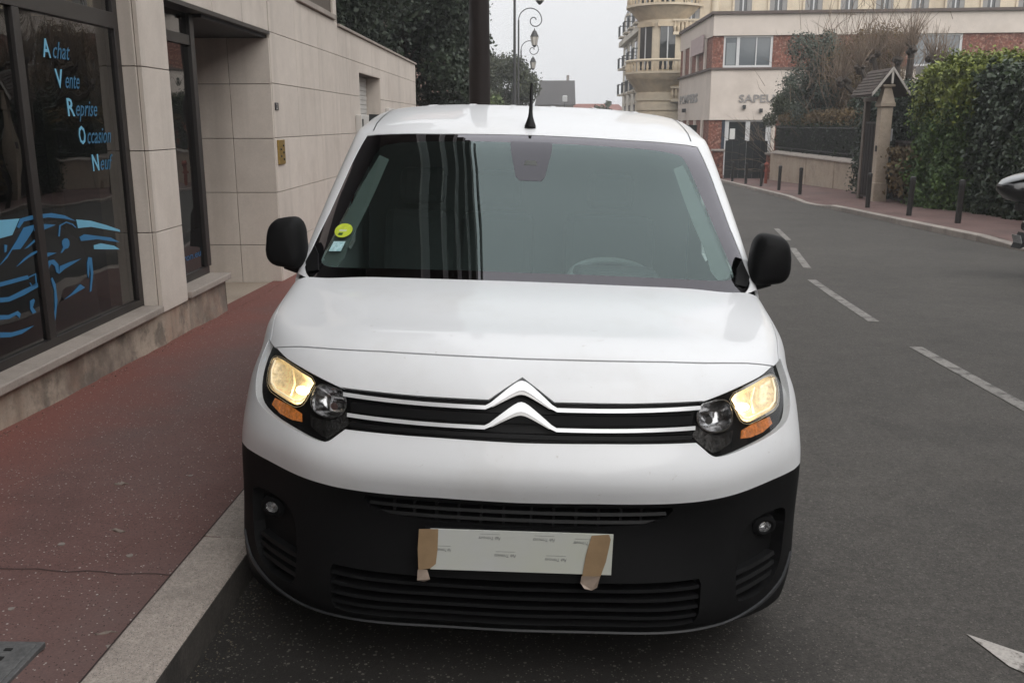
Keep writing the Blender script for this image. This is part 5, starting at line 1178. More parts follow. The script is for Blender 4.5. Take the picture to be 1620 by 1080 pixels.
MB().bx(-.19, -.172, -.10, .02, 1.45, 1.62).build('number_plate', M['lamp_metal'], gt_)
sg_ = thing('side_gate', 'dark sheet side gate right of the cream pillar', 'gate', (10.62, 27.0, pzr(10.62, 27.0)))
b = MB().bx(-.05, .0, -.65, .62, .05, 1.75).build('panel', M['dark_frame'], sg_)
for k in range(5): MB().bx(-.065, -.052, -.63 + k * .25, -.40 + k * .25, .1, 1.7).build('board', M['post_dark'], b)

# ------------------------------------------------------------------ dark sheet gate and brick piers before the fire station
dgx = thing('sheet_gate', 'dark green sheet metal gate before the fire station door', 'gate', (9.9, 48.3, -1.2))
for k in range(6): MB().bx(-.05 + k * .36, .29 + k * .36, -.03, .03, .1, 2.0 - .02 * (k % 2)).build('sheet_panel', pbr('gate_green', (.016, .020, .022), .5, var=(2, .2)) if k == 0 else bpy.data.materials['gate_green'], dgx)
M['brick_far'] = pbr('red_brick', (.17, .058, .038), .85, var=[(2.5, .3), (9, .55)], grime=[(8, (.34, .20, .15), .9, .52, .60), (5, (.05, .028, .022), .8, .54, .64)], bump=(12, .5, .02))
for i, (x, y_, lab, h) in enumerate(((12.1, 47.6, 'squat brick gate pier right of the dark sheet gate', 1.25), (9.55, 48.6, 'brick gate pier left of the dark sheet gate by the van roof', 1.4))):
    pr_ = thing('gate_pier', lab, 'pier', (x, y_, -1.15)); MB().bx(-.25, .25, -.25, .25, -.2, h).build('shaft', M['brick_far'], pr_); MB().bx(-.32, .32, -.32, .32, h, h + .1).build('cap', M['sill'], pr_, bevel=.02)
hy = thing('standpipe', 'rusty red standpipe beside the bollard at the wall end', 'standpipe', (10.35, 41.6, pzr(10.35, 41.6)))
M['rust_red'] = pbr('rust_red', (.19, .045, .028), .7, var=(8, .3)); MB().lathe([(.07, -.05), (.07, .75), (.11, .78), (.11, .86), (.05, .92), (.02, .95)], (0, 0, 0), 12).build('body', M['rust_red'], hy, smooth=True)
MB().tube([(-.16, 0, .55), (.16, 0, .55)], .045, 10).build('outlet', M['rust_red'], hy)

# ------------------------------------------------------------------ fire station
fs = thing('fire_station', 'two storey fire station with cream bands and red brick panels', 'building', (0, 0, 0))
M['cream_band'] = pbr('cream_render', (.60, .53, .47), .8, var=[(.25, .06), (2, .05)], grime=[(.35, (.38, .32, .27), .45, .5, .75)])
M['brown_trim'] = pbr('brown_trim', (.095, .07, .06), .7, var=(2, .15))
CX, CY = 10.2, 55.0
def fpt(u): return CY - .10 * (u - CX)            # the long face swings a little nearer to the right
ang = math.atan(-.10)
face = thing
def fbox(name, u0, u1, z0, z1, d0, d1, mat, par, bevel=0):
    """a block on the long face: u along the face, d = outwards (towards the street)"""
    ca, sa = math.cos(ang), math.sin(ang); L_ = lambda u, d: (CX + (u - CX) * ca + d * sa, CY + (u - CX) * sa - d * ca)
    P = [L_(u0, d0), L_(u1, d0), L_(u1, d1), L_(u0, d1)]
    b = MB().add([(*p, z0) for p in P] + [(*p, z1) for p in P], [(0,3,2,1),(4,5,6,7),(0,1,5,4),(1,2,6,5),(2,3,7,6),(3,0,4,7)]); return b.build(name, mat, par, bevel=bevel)
def sbox(name, v0, v1, z0, z1, d0, d1, mat, par):
    """a block on the street side, v = depth along the street"""
    return MB().bx(CX - d1, CX - d0, v0, v1, z0, z1).build(name, mat, par)
fbox('core', CX + .05, 36, -2.2, 7.5, -10, -.15, M['interior_dk'], fs)
fbox('upper_band', CX, 36, 6.48, 7.62, -8, .12, M['cream_band'], fs); fbox('lower_band', CX, 36, 1.84, 4.62, -8, .12, M['cream_band'], fs)
fbox('roof_edge', CX - .15, 36, 7.62, 7.78, -8, .28, M['brown_trim'], fs); fbox('sill_course', CX - .1, 36, 4.62, 4.74, -8, .22, M['brown_trim'], fs)
for u0, u1, z0, z1 in ((CX, 10.82, 4.74, 6.48), (13.55, 21.1, 4.74, 6.48), (23.75, 36, 4.74, 6.48), (CX, 11.12, -2, 1.84), (13.75, 36, -2, 1.84)): fbox('brick_panel', u0, u1, z0, z1, -.12, 0, M['brick_far'], fs)
M['white_frame'] = pbr('white_frame', (.55, .55, .55), .5); M['pane_blue'] = pbr('pane_grey', (.10, .115, .125), .08, spec=.8); M['pane_dk'] = pbr('pane_dark', (.022, .025, .026), .08, spec=.7)
def fwin(u0, u1, z0, z1, cols, pane):
    w = fbox('window', u0, u1, z0, z1, -.11, -.08, pane, fs); 
    for c in cols: fbox('frame', c[0], c[1], z0, z1, -.08, -.02, M['white_frame'], w)
    fbox('frame', u0, u1, z0, z0 + .13, -.08, -.015, M['white_frame'], w); fbox('frame', u0, u1, z1 - .1, z1, -.08, -.015, M['white_frame'], w); return w
w = fwin(10.82, 13.55, 4.74, 6.48, ((10.82, 10.92), (11.55, 11.72), (12.62, 12.68), (13.42, 13.55)), M['pane_blue'])
fbox('blind', 11.0, 11.5, 4.9, 6.1, -.075, -.07, pbr('blind_grey', (.22, .24, .245), .7), w)
fwin(21.1, 23.75, 4.74, 6.48, ((21.1, 21.2), (22.35, 22.47), (23.62, 23.75)), M['pane_blue'])
w = fwin(11.12, 13.75, -1.4, 1.84, ((11.12, 11.35), (12.3, 12.55), (13.45, 13.75)), M['pane_dk']); w.name = 'glass_door'
fbox('notice', 11.42, 11.72, .75, 1.35, -.075, -.07, pbr('notice_paper', (.6, .6, .58), .7), w)
fbox('door_post', 10.95, 11.12, -1.4, 1.84, -.1, .05, pbr('navy_post', (.02, .028, .045), .5), fs)
fbox('door_frame_post', 13.75, 13.95, -1.4, 1.84, -.1, .06, M['cream_band'], fs)
for u, z in ((12.05, 2.45), (13.0, 2.25)): fbox('flood_lamp', u, u + .16, z, z + .22, .13, .35, M['lamp_metal'], fs)
# letters on the two faces
ca, sa = math.cos(ang), math.sin(ang); q = (CX + 1.60 * ca + .14 * sa, CY + 1.60 * sa - .14 * ca)
M['grey_letter'] = pbr('grey_letters', (.27, .255, .245), .5)
text_mesh('lettering', 'SAPEURS', .60, M['grey_letter'], fs, frame_mat((q[0], q[1], 2.83), (ca, sa, 0), (0, 0, 1)), extrude=.03, width=2.75, bold=.01)
q2 = (CX + 4.55 * ca + .14 * sa, CY + 4.55 * sa - .14 * ca)
text_mesh('lettering', 'POMPIERS', .60, M['grey_letter'], fs, frame_mat((q2[0], q2[1], 2.83), (ca, sa, 0), (0, 0, 1)), extrude=.03, width=3.1, bold=.01)
# street face, receding
SY = 67.0
b = MB().bx(CX + .12, CX + 8, CY + .5, SY, -2.2, 7.5).build('core', M['interior_dk'], fs)
for n_, z0, z1, m_ in (('upper_band', 6.48, 7.62, 'cream_band'), ('lower_band', 1.84, 4.62, 'cream_band')): sbox(n_, CY + .13, SY, z0, z1, -.1, 0, M[m_], fs)
for z0, z1 in ((7.62, 7.78), (4.62, 4.74)): sbox('trim', CY + .2, SY, z0, z1, -.1, .14, M['brown_trim'], fs)
for z0, z1 in ((4.74, 6.48), (-2, 1.84)):
    sbox('brick_panel', CY + .2, SY, z0, z1, -.11, -.06, M['brick_far'], fs)
    for v in (57.0, 59.6, 62.2, 64.8): sbox('fin', v, v + .45, z0, z1, -.05, .06, M['cream_band'], fs)
sn = sbox('sign_board', 57.2, 61.5, 5.75, 6.75, .10, .18, pbr('sign_pink', (.42, .33, .32), .6, var=(3, .1), grime=(6, (.32, .22, .23), .7, .5, .6)), fs)
text_mesh('lettering', 'POMPIERS', .72, M['grey_letter'], fs, frame_mat((CX - .01, SY - .8, 2.95), (0, -1, 0), (0, 0, 1)), extrude=.02, width=7.0, bold=.03)
sbox('flood_lamp', 63.4, 63.7, 2.35, 2.6, .02, .25, M['lamp_metal'], fs)

# ------------------------------------------------------------------ ornate cream apartment house beyond
hb = thing('apartment_house', 'tall ornate cream apartment house with stone balconies behind the fire station', 'building', (0, 0, 0))
M['cream_stone'] = pbr('cream_stone', (.62, .53, .40), .8, var=[(.3, .1), (2.5, .1)], grime=[(.5, (.30, .225, .15), .5, .5, .72)])
M['cream_dk'] = pbr('cream_stone_carved', (.55, .45, .32), .85, var=[(1.5, .25)], bump=(3, .6, .06))
M['grey_shutter'] = pbr('grey_shutter', (.26, .25, .24), .7); M['iron_far'] = pbr('wrought_iron', (.035, .037, .04), .6)
HX, HY = 10.4, 71.0
MB().bx(HX, 60, HY, 84, -3, 20).build('wall', M['cream_stone'], hb)
def hwin(u0, u1, z0, z1, rail=True, side=False, shutter=True):
    f = (lambda a0, a1, c0, c1, d0, d1: MB().bx(a0, a1, HY - d1, HY - d0, c0, c1)) if not side else (lambda a0, a1, c0, c1, d0, d1: MB().bx(HX - d1, HX - d0, a0, a1, c0, c1))
    w = f(u0, u1, z0, z1, .0, .03).build('window', M['pane_dk'], hb); m_ = (u0 + u1) / 2
    f(u0 - .15, u1 + .15, z1, z1 + .22, .0, .16).build('lintel', M['cream_dk'], w); f(u0 - .15, u0, z0, z1, .0, .12).build('jamb', M['cream_stone'], w); f(u1, u1 + .15, z0, z1, .0, .12).build('jamb', M['cream_stone'], w)
    f(m_ - .05, m_ + .05, z0, z1, .03, .06).build('frame', M['white_frame'], w); f(u0, u1, z1 - .5, z1 - .42, .03, .06).build('frame', M['white_frame'], w)
    if shutter: f(u0, u0 + (u1-u0) * .28, z0, z1, .05, .09).build('shutter', M['grey_shutter'], w); f(u1 - (u1-u0) * .28, u1, z0, z1, .05, .09).build('shutter', M['grey_shutter'], w)
    if rail:
        b = f(u0 - .1, u1 + .1, z0 + .9, z0 + .96, .12, .2)
        for k in range(7): x = u0 + (u1 - u0) * k / 6; b2 = f(x - .02, x + .02, z0, z0 + .9, .14, .18); b.add(b2.v, b2.f)
        b.build('balcony_rail', M['iron_far'], w)
# long rear front seen over the fire station roof
for k in range(16):
    u = 14.6 + k * 2.55; hwin(u, u + 1.25, 8.5, 11.2, rail=(k % 3 == 0))
for z in (8.05, 11.9): MB().bx(HX, 60, HY - .25, HY, z, z + .3).build('string_course', M['cream_stone'], hb)
# corner bay turned to the street, with a curved stone balcony
BX, BY, BR = 9.75, 72.2, 2.25
def bay(r, z0, z1, mat, name, par=hb, n=20): return MB().lathe([(r, z0), (r, z1)], (BX, BY, 0), n).build(name, mat, par, smooth=True)
bay(BR * .86, -3, 22, M['cream_stone'], 'corner_bay')
for z in (1.2, 1.9, 2.6, 3.3): bay(BR * .90, z, z + .5, M['cream_stone'], 'rusticated_course')
MB().lathe([(BR * .86, 3.9), (BR * .95, 4.2), (BR * 1.12, 4.7), (BR * 1.22, 4.95), (BR * 1.26, 5.2)], (BX, BY, 0), 24).build('balcony_corbel', M['cream_dk'], hb, smooth=True)
for z0 in (5.2, 9.9):
    if z0 > 6: MB().lathe([(BR * .86, 9.0), (BR * 1.05, 9.5), (BR * 1.2, 9.9)], (BX, BY, 0), 24).build('balcony_corbel', M['cream_dk'], hb, smooth=True)
    fl_ = bay(BR * 1.28, z0, z0 + .16, M['cream_stone'], 'balcony_floor', n=28)
    for i in range(26):
        a = math.pi * .75 + math.pi * 1.1 * i / 25; x, yv = BX + BR * 1.22 * math.cos(a), BY + BR * 1.22 * math.sin(a)
        MB().lathe([(.05, z0 + .16), (.10, z0 + .42), (.05, z0 + .75), (.07, z0 + .86)], (x, yv, 0), 7).build('baluster', M['cream_dk'], fl_)
    MB().tube([(BX + BR * 1.22 * math.cos(a), BY + BR * 1.22 * math.sin(a), z0 + .93) for a in [math.pi * .75 + math.pi * 1.1 * i / 25 for i in range(26)]], .11, 6).build('handrail', M['cream_stone'], fl_)
for a in (1.22, 1.5, 1.78):
    for z0, h in ((5.5, 3.0), (10.2, 2.8)):
        d = Vector((math.cos(a * math.pi), math.sin(a * math.pi), 0)); t_ = Vector((-d.y, d.x, 0)); c = Vector((BX, BY, 0)) + d * (BR * .86)
        w = MB().obx(c + Vector((0, 0, z0 + h / 2)), t_ * .55, d * .05, (0, 0, h / 2)).build('window', M['pane_dk'], hb)
        MB().obx(c + d * .05 + Vector((0, 0, z0 + h + .15)), t_ * .75, d * .12, (0, 0, .15)).build('lintel', M['cream_dk'], w)
        MB().obx(c + d * .06 + Vector((0, 0, z0 + h / 2)), t_ * .04, d * .02, (0, 0, h / 2)).build('frame', M['white_frame'], w)
# low balcony with carved panel left of the fire station
for z0 in (3.2, 7.9):
    bp_ = MB().bx(10.1, 12.6, HY - 1.0, HY - .1, z0, z0 + .2).build('side_balcony', M['cream_stone'], hb)
    for i in range(9): MB().lathe([(.05, z0 + .2), (.12, z0 + .5), (.05, z0 + .95)], (10.2 + i * .28, HY - .92, 0), 7).build('baluster', M['cream_dk'], bp_)
    MB().bx(10.05, 12.65, HY - 1.02, HY - .82, z0 + .95, z0 + 1.08).build('handrail', M['cream_stone'], bp_)
hwin(10.9, 12.1, 5.6, 7.6, rail=False); hwin(10.9, 12.1, 8.9, 11.0, rail=False)
for x in (11.0, 13.2): MB().lathe([(.3, 8.2), (.3, 20)], (x, HY, 0), 10).build('half_column', M['cream_stone'], hb, smooth=True)
# next houses along the street, receding
h2 = thing('townhouse', 'pale townhouse with iron balconies and cornice down the street', 'building', (0, 0, 0))
M['pale_stone'] = pbr('pale_stone', (.52, .47, .40), .8, var=[(.3, .1), (2, .08)], grime=(.4, (.30, .26, .22), .4, .5, .7))
MB().bx(9.7, 22, 84, 104, -4, 12.6).build('wall', M['pale_stone'], h2); MB().bx(9.2, 22, 83.8, 104.3, 9.6, 10.1).build('cornice', M['pale_stone'], h2)
MB().add([(9.7, 84, 12.6), (22, 84, 12.6), (22, 104, 12.6), (9.7, 104, 12.6), (11.5, 86, 17), (20, 86, 17), (20, 102, 17), (11.5, 102, 17)], [(0,3,2,1),(4,5,6,7),(0,1,5,4),(1,2,6,5),(2,3,7,6),(3,0,4,7)]).build('mansard_roof', pbr('slate', (.06, .062, .068), .6, var=(2, .2)), h2)
for j, z in enumerate((1.4, 4.6, 7.2, 10.4)):
    for k in range(4):
        v = 86.0 + k * 4.6; w = MB().bx(9.66, 9.70, v, v + 1.5, z, z + 2.0).build('window', M['pane_dk'], h2)
        MB().bx(9.58, 9.70, v - .2, v + 1.7, z + 2.0, z + 2.25).build('lintel', M['pale_stone'], w)
        b = MB().bx(8.9, 9.7, v - .3, v + 1.8, z - .16, z); b.build('balcony_floor', M['pale_stone'], w)
        b = MB()
        for i in range(12): b.bx(8.90, 8.93, v - .3 + i * .19, v - .27 + i * .19, z, z + .95)
        b.bx(8.88, 8.95, v - .3, v + 1.8, z + .95, z + 1.02); b.bx(8.9, 9.7, v - .32, v - .28, z + .9, z + .98); b.build('balcony_rail', M['iron_far'], w)
h3 = thing('far_house', 'hazy grey slab of a house closing the end of the street', 'building', (0, 0, 0))
M['far_slate'] = pbr('far_slate', (.085, .08, .08), .8, var=[(.3, .15)]); M['far_wall'] = pbr('far_wall', (.25, .22, .20), .85, var=(.3, .12))
MB().bx(.7, 5.9, 140, 150, -5, 4.4).build('wall', M['far_wall'], h3)
MB().add([(.2, 139.6, 4.3), (6.2, 139.6, 4.3), (6.2, 150, 4.3), (.2, 150, 4.3), (.9, 141.2, 7.8), (6.1, 141.2, 7.8), (6.1, 149, 7.8), (.9, 149, 7.8)], [(0,3,2,1),(4,5,6,7),(0,1,5,4),(1,2,6,5),(2,3,7,6),(3,0,4,7)]).build('slate_roof', M['far_slate'], h3)
MB().bx(4.9, 5.3, 142, 142.6, 7.7, 8.6).build('chimney', M['far_wall'], h3)
for i, (x0, x1, y0, z0, z1, lab) in enumerate(((6.3, 13.5, 160, 3.4, 4.9, 'low far house with a red tiled roof right of the grey slab'), (10.5, 18, 190, 4.2, 5.4, 'farther red roofed house behind the low one'))):
    h = thing('red_roof_house', lab, 'building', (0, 0, 0)); MB().bx(x0, x1, y0, y0 + 8, -6, z0).build('wall', M['far_wall'], h)
    MB().add([(x0 - .3, y0 - .4, z0), (x1 + .3, y0 - .4, z0), (x1 + .3, y0 + 8, z0), (x0 - .3, y0 + 8, z0), (x0 + .6, y0 + 4, z1), (x1 - .6, y0 + 4, z1)], [(0, 3, 2, 1), (0, 1, 5, 4), (1, 2, 5), (2, 3, 4, 5), (3, 0, 4)]).build('tiled_roof', pbr('far_red_tile', (.20, .085, .065), .85, var=(.6, .2)) if i == 0 else bpy.data.materials['far_red_tile'], h)
# grey garage roof behind the laurel hedge
gr_ = thing('garage', 'grey concrete garage roof showing over the laurel hedge', 'building', (0, 0, 0))
MB().bx(14.0, 20, 29.5, 34, -1.2, 3.3).build('wall', M['concrete'], gr_); MB().add([(13.6, 29.0, 3.35), (20, 29.0, 3.95), (20, 34.3, 3.95), (13.6, 34.3, 3.35), (13.6, 29.0, 3.60), (20, 29.0, 4.25), (20, 34.3, 4.25), (13.6, 34.3, 3.60)], [(0,3,2,1),(4,5,6,7),(0,1,5,4),(1,2,6,5),(2,3,7,6),(3,0,4,7)]).build('roof_slab', M['concrete'], gr_)
# block on the hill behind the dark trees
pk = thing('apartment_block', 'pinkish apartment block edge behind the dark evergreens', 'building', (0, 0, 0))
M['pink_render'] = pbr('pink_render', (.36, .24, .20), .85, var=(.5, .1)); MB().bx(-16, -5.6, 62, 74, -3, 22).build('wall', M['pink_render'], pk); MB().bx(-16.3, -5.4, 61.6, 74, 22, 22.5).build('roof_slab', M['concrete'], pk)
MB().bx(-5.6, -4.4, 63, 70, -3, 8.0).build('annex', M['far_wall'], pk)
for k in range(4): MB().bx(-9.5, -8.2, 61.95, 62.0, 3 + k * 3.4, 4.8 + k * 3.4).build('window', M['pane_dk'], pk)

# ------------------------------------------------------------------ lamp posts
def lantern_lamp(name, label, x, y_, H, s, pole_r, neck=True):
    z0 = pz(x, y_); t = thing(name, label, 'street lamp', (x, y_, z0))
    MB().lathe([(pole_r * 2.2, -.1), (pole_r * 2.2, .9), (pole_r * 1.5, 1.05), (pole_r * 1.4, H * .45), (pole_r * 1.05, H * .46), (pole_r * .8, H)], (0, 0, 0), 12).build('pole', M['lamp_metal'], t, smooth=True)
    pts = []; R1 = .62 * s
    for i in range(15): a = math.pi - math.pi * i / 14; pts.append((R1 + R1 * math.cos(a), 0, H + R1 * math.sin(a)))
    for i in range(1, 30): 
        a = -i * .21; r = R1 * (1 - i / 29 * .85) ; pts.append((R1 * 2 - R1 * .62 + (R1 * .62 * (1 - i / 36)) * math.cos(a), 0, H + (R1 * .62 * (1 - i / 36)) * math.sin(a)))
    b = MB(); b.tube(pts, .030 * s, 6); b.build('scroll_arm', M['lamp_metal'], t, smooth=True)
    lx = R1 * 1.38; zt = H - R1 * .66
    MB().lathe([(.02 * s, zt), (.03 * s, zt - .08 * s), (.10 * s, zt - .14 * s), (.20 * s, zt - .36 * s), (.235 * s, zt - .42 * s)], (lx, 0, 0), 8).build('lantern_roof', M['lamp_metal'], t)
    MB().lathe([(.21 * s, zt - .42 * s), (.12 * s, zt - .86 * s)], (lx, 0, 0), 6).build('lantern_glass', M['lamp_glass'], t)
    b = MB()
    for i in range(6):
        a = 2 * math.pi * i / 6; b.tube([(lx + .215 * s * math.cos(a), .215 * s * math.sin(a), zt - .42 * s), (lx + .122 * s * math.cos(a), .122 * s * math.sin(a), zt - .87 * s)], .012 * s, 4)
    b.lathe([(.13 * s, zt - .86 * s), (.09 * s, zt - .92 * s), (.02 * s, zt - .98 * s)], (lx, 0, 0), 8); b.build('lantern_frame', M['lamp_metal'], t)
    return t
lantern_lamp('street_lamp', 'tall scroll armed lantern post rising left of the van antenna', -.76, 38.0, 8.5, 1.15, .055)
lantern_lamp('street_lamp', 'scroll armed lantern lamp, middle of the receding row', -.92, 58.0, 8.9, 1.12, .06)
lantern_lamp('street_lamp', 'scroll armed lantern lamp, farthest of the receding row', -.98, 74.0, 8.8, 1.08, .06)
np_ = thing('lamp_post', 'thick dark brown post standing just behind the van roof', 'post', (-.76, 13.4, pz(-.76, 13.4)))
MB().lathe([(.20, -.1), (.20, .5), (.15, .6), (.148, 2.4), (.128, 4.8), (.12, 8.0), (.05, 8.1)], (0, 0, 0), 20).build('pole', M['post_dark'], np_, smooth=True)
MB().bx(-.02, .02, -.16, -.12, 1.0, 1.3).build('hatch', M['lamp_metal'], np_)
fl2 = thing('road_sign_post', 'far thin post with a white disc before the grey slab house', 'sign', (3.9, 118, gz(3.9, 118)))
MB().lathe([(.08, 0), (.07, 7.6)], (0, 0, 0), 8).build('post', M['lamp_metal'], fl2); MB().lathe([(.5, -.05), (.5, .05)], (-.35, -.1, 5.0), 16, 'y').build('disc', M['white_frame'], fl2); MB().bx(-.3, .3, -.3, .3, 7.2, 8.0).build('lamp_head', M['white_frame'], fl2, bevel=.1)

# ------------------------------------------------------------------ trees
def trunk(b, p0, p1, r0, r1, seg=8, wob=.08, n=5, R_=None):
    R_ = R_ or np.random.default_rng(1); p0, p1 = np.array(p0, float), np.array(p1, float); l = np.linalg.norm(p1 - p0); pts = [p0 + (p1 - p0) * i / n + (R_.normal(size=3) * wob * l / n if 0 < i < n else 0) for i in range(n + 1)]
    b.tube([tuple(p) for p in pts], [r0 + (r1 - r0) * i / n for i in range(n + 1)], seg); return pts
def leafy_tree(name, label, x, y_, zb, H, rad, n, size, mat, seed, nb=26, grp=None, ht=.35):
    R_ = np.random.default_rng(seed); t = thing(name, label, 'tree', (x, y_, zb), 0, grp); b = MB(); trunk(b, (0, 0, -.2), (0, 0, H * .7), .05 * H * .5, .05, 9, .05, 6, R_)
    cl = rand_clumps((0, 0, H * (ht + (1 - ht) * .5)), (rad, rad, H * (1 - ht) * .5), nb, rad * .38, R_)
    for c in cl[:12]: trunk(b, (0, 0, H * (.25 + .35 * R_.random())), c[:3], .05, .015, 5, .1, 4, R_)
    b.build('trunk', M['bark'], t, smooth=True); P, Nn = clumps(cl, n, R_, .5); leaf_cloud('crown', P, size, mat, t, seed + 1, Nn); return t
leafy_tree('evergreen_tree', 'dark dense evergreen tree rising behind the annexe wall', -6.6, 25.5, -.6, 10.5, 3.4, 80000, .075, M['leaf_dark'], 61, 34, ht=.12)
leafy_tree('evergreen_tree', 'dark evergreen tree nearest the thick brown post', -4.05, 29.0, -.7, 9.0, 2.35, 60000, .075, M['leaf_dark'], 62, 28, ht=.05)
leafy_tree('evergreen_tree', 'dark evergreen tree farther behind the other two', -8.5, 36.0, -.8, 11.5, 4.2, 40000, .10, M['leaf_dark'], 63, 30, ht=.1)
leafy_tree('street_tree', 'hazy olive green tree behind the receding lamps', -2.7, 74.0, -1.8, 9.0, 2.6, 30000, .11, M['leaf_mid'], 64, 26, ht=.2)
leafy_tree('street_tree', 'narrow topped olive tree left of the receding lamps', -4.6, 66.0, -1.6, 8.2, 2.2, 22000, .11, M['leaf_mid'], 65, 20, ht=.2)
leafy_tree('garden_shrub', 'light green shrub above the van roof left of the lamps', -2.05, 52.0, -1.3, 4.55, 1.0, 4000, .12, M['leaf_light'], 66, 14, ht=.3)
leafy_tree('far_tree', 'small hazy conifer before the red roofs', 12.2, 150.0, -4.0, 9.6, 1.6, 3000, .3, M['leaf_mid'], 67, 14, ht=.3)
leafy_tree('far_tree', 'low hazy trees left of the townhouse balconies', 9.6, 128.0, -3.5, 7.3, 2.2, 3500, .28, M['leaf_mid'], 68, 14, ht=.2)
# conifers and the pollard behind the garden wall
def twigs(par, c, rad, n, lmin, lmax, seed, lean=(0, 0, 1.2), r0=.014):
    R_ = np.random.default_rng(seed); tw = MB()
    for i in range(n):
        p = np.array(c) + R_.normal(size=3) * np.array(rad) * .5; d = R_.normal(size=3) * .45 + np.array(lean); d /= np.linalg.norm(d); l = R_.uniform(lmin, lmax); m = p + d * l * .5 + R_.normal(size=3) * .06
        tw.tube([tuple(p), tuple(m), tuple(p + d * l)], [r0, r0 * .7, r0 * .3], 3, caps=False)
    tag(tw.build('bare_twigs', M['twig'], par, fix=False), kind='stuff')
t = leafy_tree('blue_conifer', 'loose grey green conifer behind the garden wall left of the pollard', 13.2, 43.0, -.9, 7.2, 1.75, 42000, .055, M['leaf_blue'], 71, 34, ht=.18); twigs(t, (0, -.6, 4.2), (1.7, .8, 2.2), 240, .7, 1.8, 171, (.1, 0, .9))
leafy_tree('bushy_conifer', 'dark conifer bush at the left end of the garden wall', 12.95, 47.0, -1.0, 4.9, 1.45, 22000, .06, M['leaf_mid'], 72, 20, ht=.1)
leafy_tree('round_shrub', 'round dark shrub between the hedge and the gate roof', 13.6, 38.6, -.8, 3.5, 1.1, 16000, .055, M['leaf_laurel'], 73, 14, ht=.2)
t = leafy_tree('brown_shrub', 'russet twiggy shrub behind the clipped hedge', 13.9, 40.2, -.8, 6.2, 1.7, 22000, .05, M['leaf_brown'], 74, 24, ht=.2); twigs(t, (0, -.8, 4.2), (2.2, .8, 2.0), 620, .6, 1.9, 174)
pt = thing('pollard_tree', 'bare pollard tree with knobbly limbs and thin upright shoots', 'tree', (14.15, 36.4, -.9)); R_ = np.random.default_rng(77); b = MB(); tw = MB()
fork = np.array([.0, 0, 3.3]); trunk(b, (0, 0, -.2), fork, .34, .26, 10, .03, 5, R_)
for kx, ky, kz in ((-1.9, -.3, 4.6), (-1.2, .4, 5.0), (-.55, -.3, 4.9), (.15, .3, 5.6), (.85, -.2, 4.85), (1.35, .2, 4.75), (-2.4, .2, 4.1), (-.1, -.5, 5.2)):
    k_ = np.array([kx, ky, kz]); md = fork + (k_ - fork) * np.array([.75, .75, .35]); b.tube([tuple(fork - [0, 0, .3]), tuple(md), tuple(k_)], [.20, .12, .085], 7)
    for q_ in range(6): o_ = R_.normal(size=3) * np.array([.09, .09, .07]); r_ = R_.uniform(.08, .15); b.lathe([(r_ * .1, -r_), (r_ * .75, -r_ * .6), (r_, 0), (r_ * .7, r_ * .65), (r_ * .1, r_)], tuple(k_ + o_), 7)
    for i in range(46):
        d = R_.normal(size=3) * np.array([.42, .42, .3]) + np.array([0, 0, 1.0]); d /= np.linalg.norm(d); l = R_.uniform(.5, 1.5); e = k_ + d * l; mdp = k_ + d * l * .5 + R_.normal(size=3) * .05
        tw.tube([tuple(k_), tuple(mdp), tuple(e)], [.016, .011, .004], 4, caps=False)
b.build('trunk', M['bark'], pt, smooth=True); tw.build('shoots', M['twig'], pt, fix=False)
# bare shrub twigs to the left over the fire station's letters
bt = thing('bare_shrub', 'bare twiggy shrub spreading before the fire station letters', 'shrub', (13.0, 48.6, -1.0)); tw = MB()
for i in range(70):
    d = R_.normal(size=3) * np.array([.6, .3, .2]) + np.array([-.35, 0, .75]); d /= np.linalg.norm(d); p = np.array([0, 0, .1]); pts = [p]; l = R_.uniform(2.6, 4.6)
    for k in range(5): d = d + R_.normal(size=3) * .16; d /= np.linalg.norm(d); p = p + d * l / 5; pts.append(p)
    tw.tube([tuple(q) for q in pts], [.022, .018, .014, .010, .006, .003], 4, caps=False)
    for k in (2, 3, 4):
        dd = d + R_.normal(size=3) * .5; dd /= np.linalg.norm(dd); tw.tube([tuple(pts[k]), tuple(pts[k] + dd * .6)], [.007, .003], 4, caps=False)
tw.build('branches', M['twig'], bt, fix=False)

# ------------------------------------------------------------------ motor scooter at the right edge
sc = thing('motor_scooter', 'black motor scooter parked at the right edge, tail towards the road', 'scooter', (6.9, 12.0, gz(6.9, 12.0)), math.radians(8))
# local x: + = front (out of frame), tail at -x
M['scoot'] = pbr('scooter_black', (.012, .012, .013), .25, coat=.5); M['scoot_m'] = pbr('scooter_matt', (.014, .014, .015), .6)
w = MB().lathe([(.15, -.05), (.21, -.062), (.245, -.045), (.255, 0), (.245, .045), (.21, .062), (.15, .05)], (0, 0, 0), 28, 'y').build('rear_wheel', M['tyre'], sc, smooth=True); w.location = (-.22, 0, .255)
MB().lathe([(.02, -.05), (.15, -.045), (.15, .045), (.02, .05)], (0, 0, 0), 20, 'y').build('hub', M['rim'], w, smooth=True)
w2 = w.copy(); COL.objects.link(w2); w2.parent = sc; w2.name = 'front_wheel'; w2.location = (1.15, 0, .255)
h_ = w.children[0].copy(); COL.objects.link(h_); h_.parent = w2
def hull(secs, name, mat, n=16, e=2.6):
    b = MB(); vs = []
    for x, z, hw, hh in secs:
        for i in range(n):
            a = 2*math.pi*i/n; ca, sa = math.cos(a), math.sin(a); vs.append((x, math.copysign(abs(ca) ** (2/e), ca) * hw, z + math.copysign(abs(sa) ** (2/e), sa) * hh))
    m_ = len(secs); b.add(vs, [(n*i+j, n*i+(j+1) % n, n*i+n+(j+1) % n, n*i+n+j) for i in range(m_-1) for j in range(n)] + [tuple(range(n)), tuple(range(n*m_-1, n*m_-n-1, -1))]); return b.build(name, mat, sc, smooth=True)
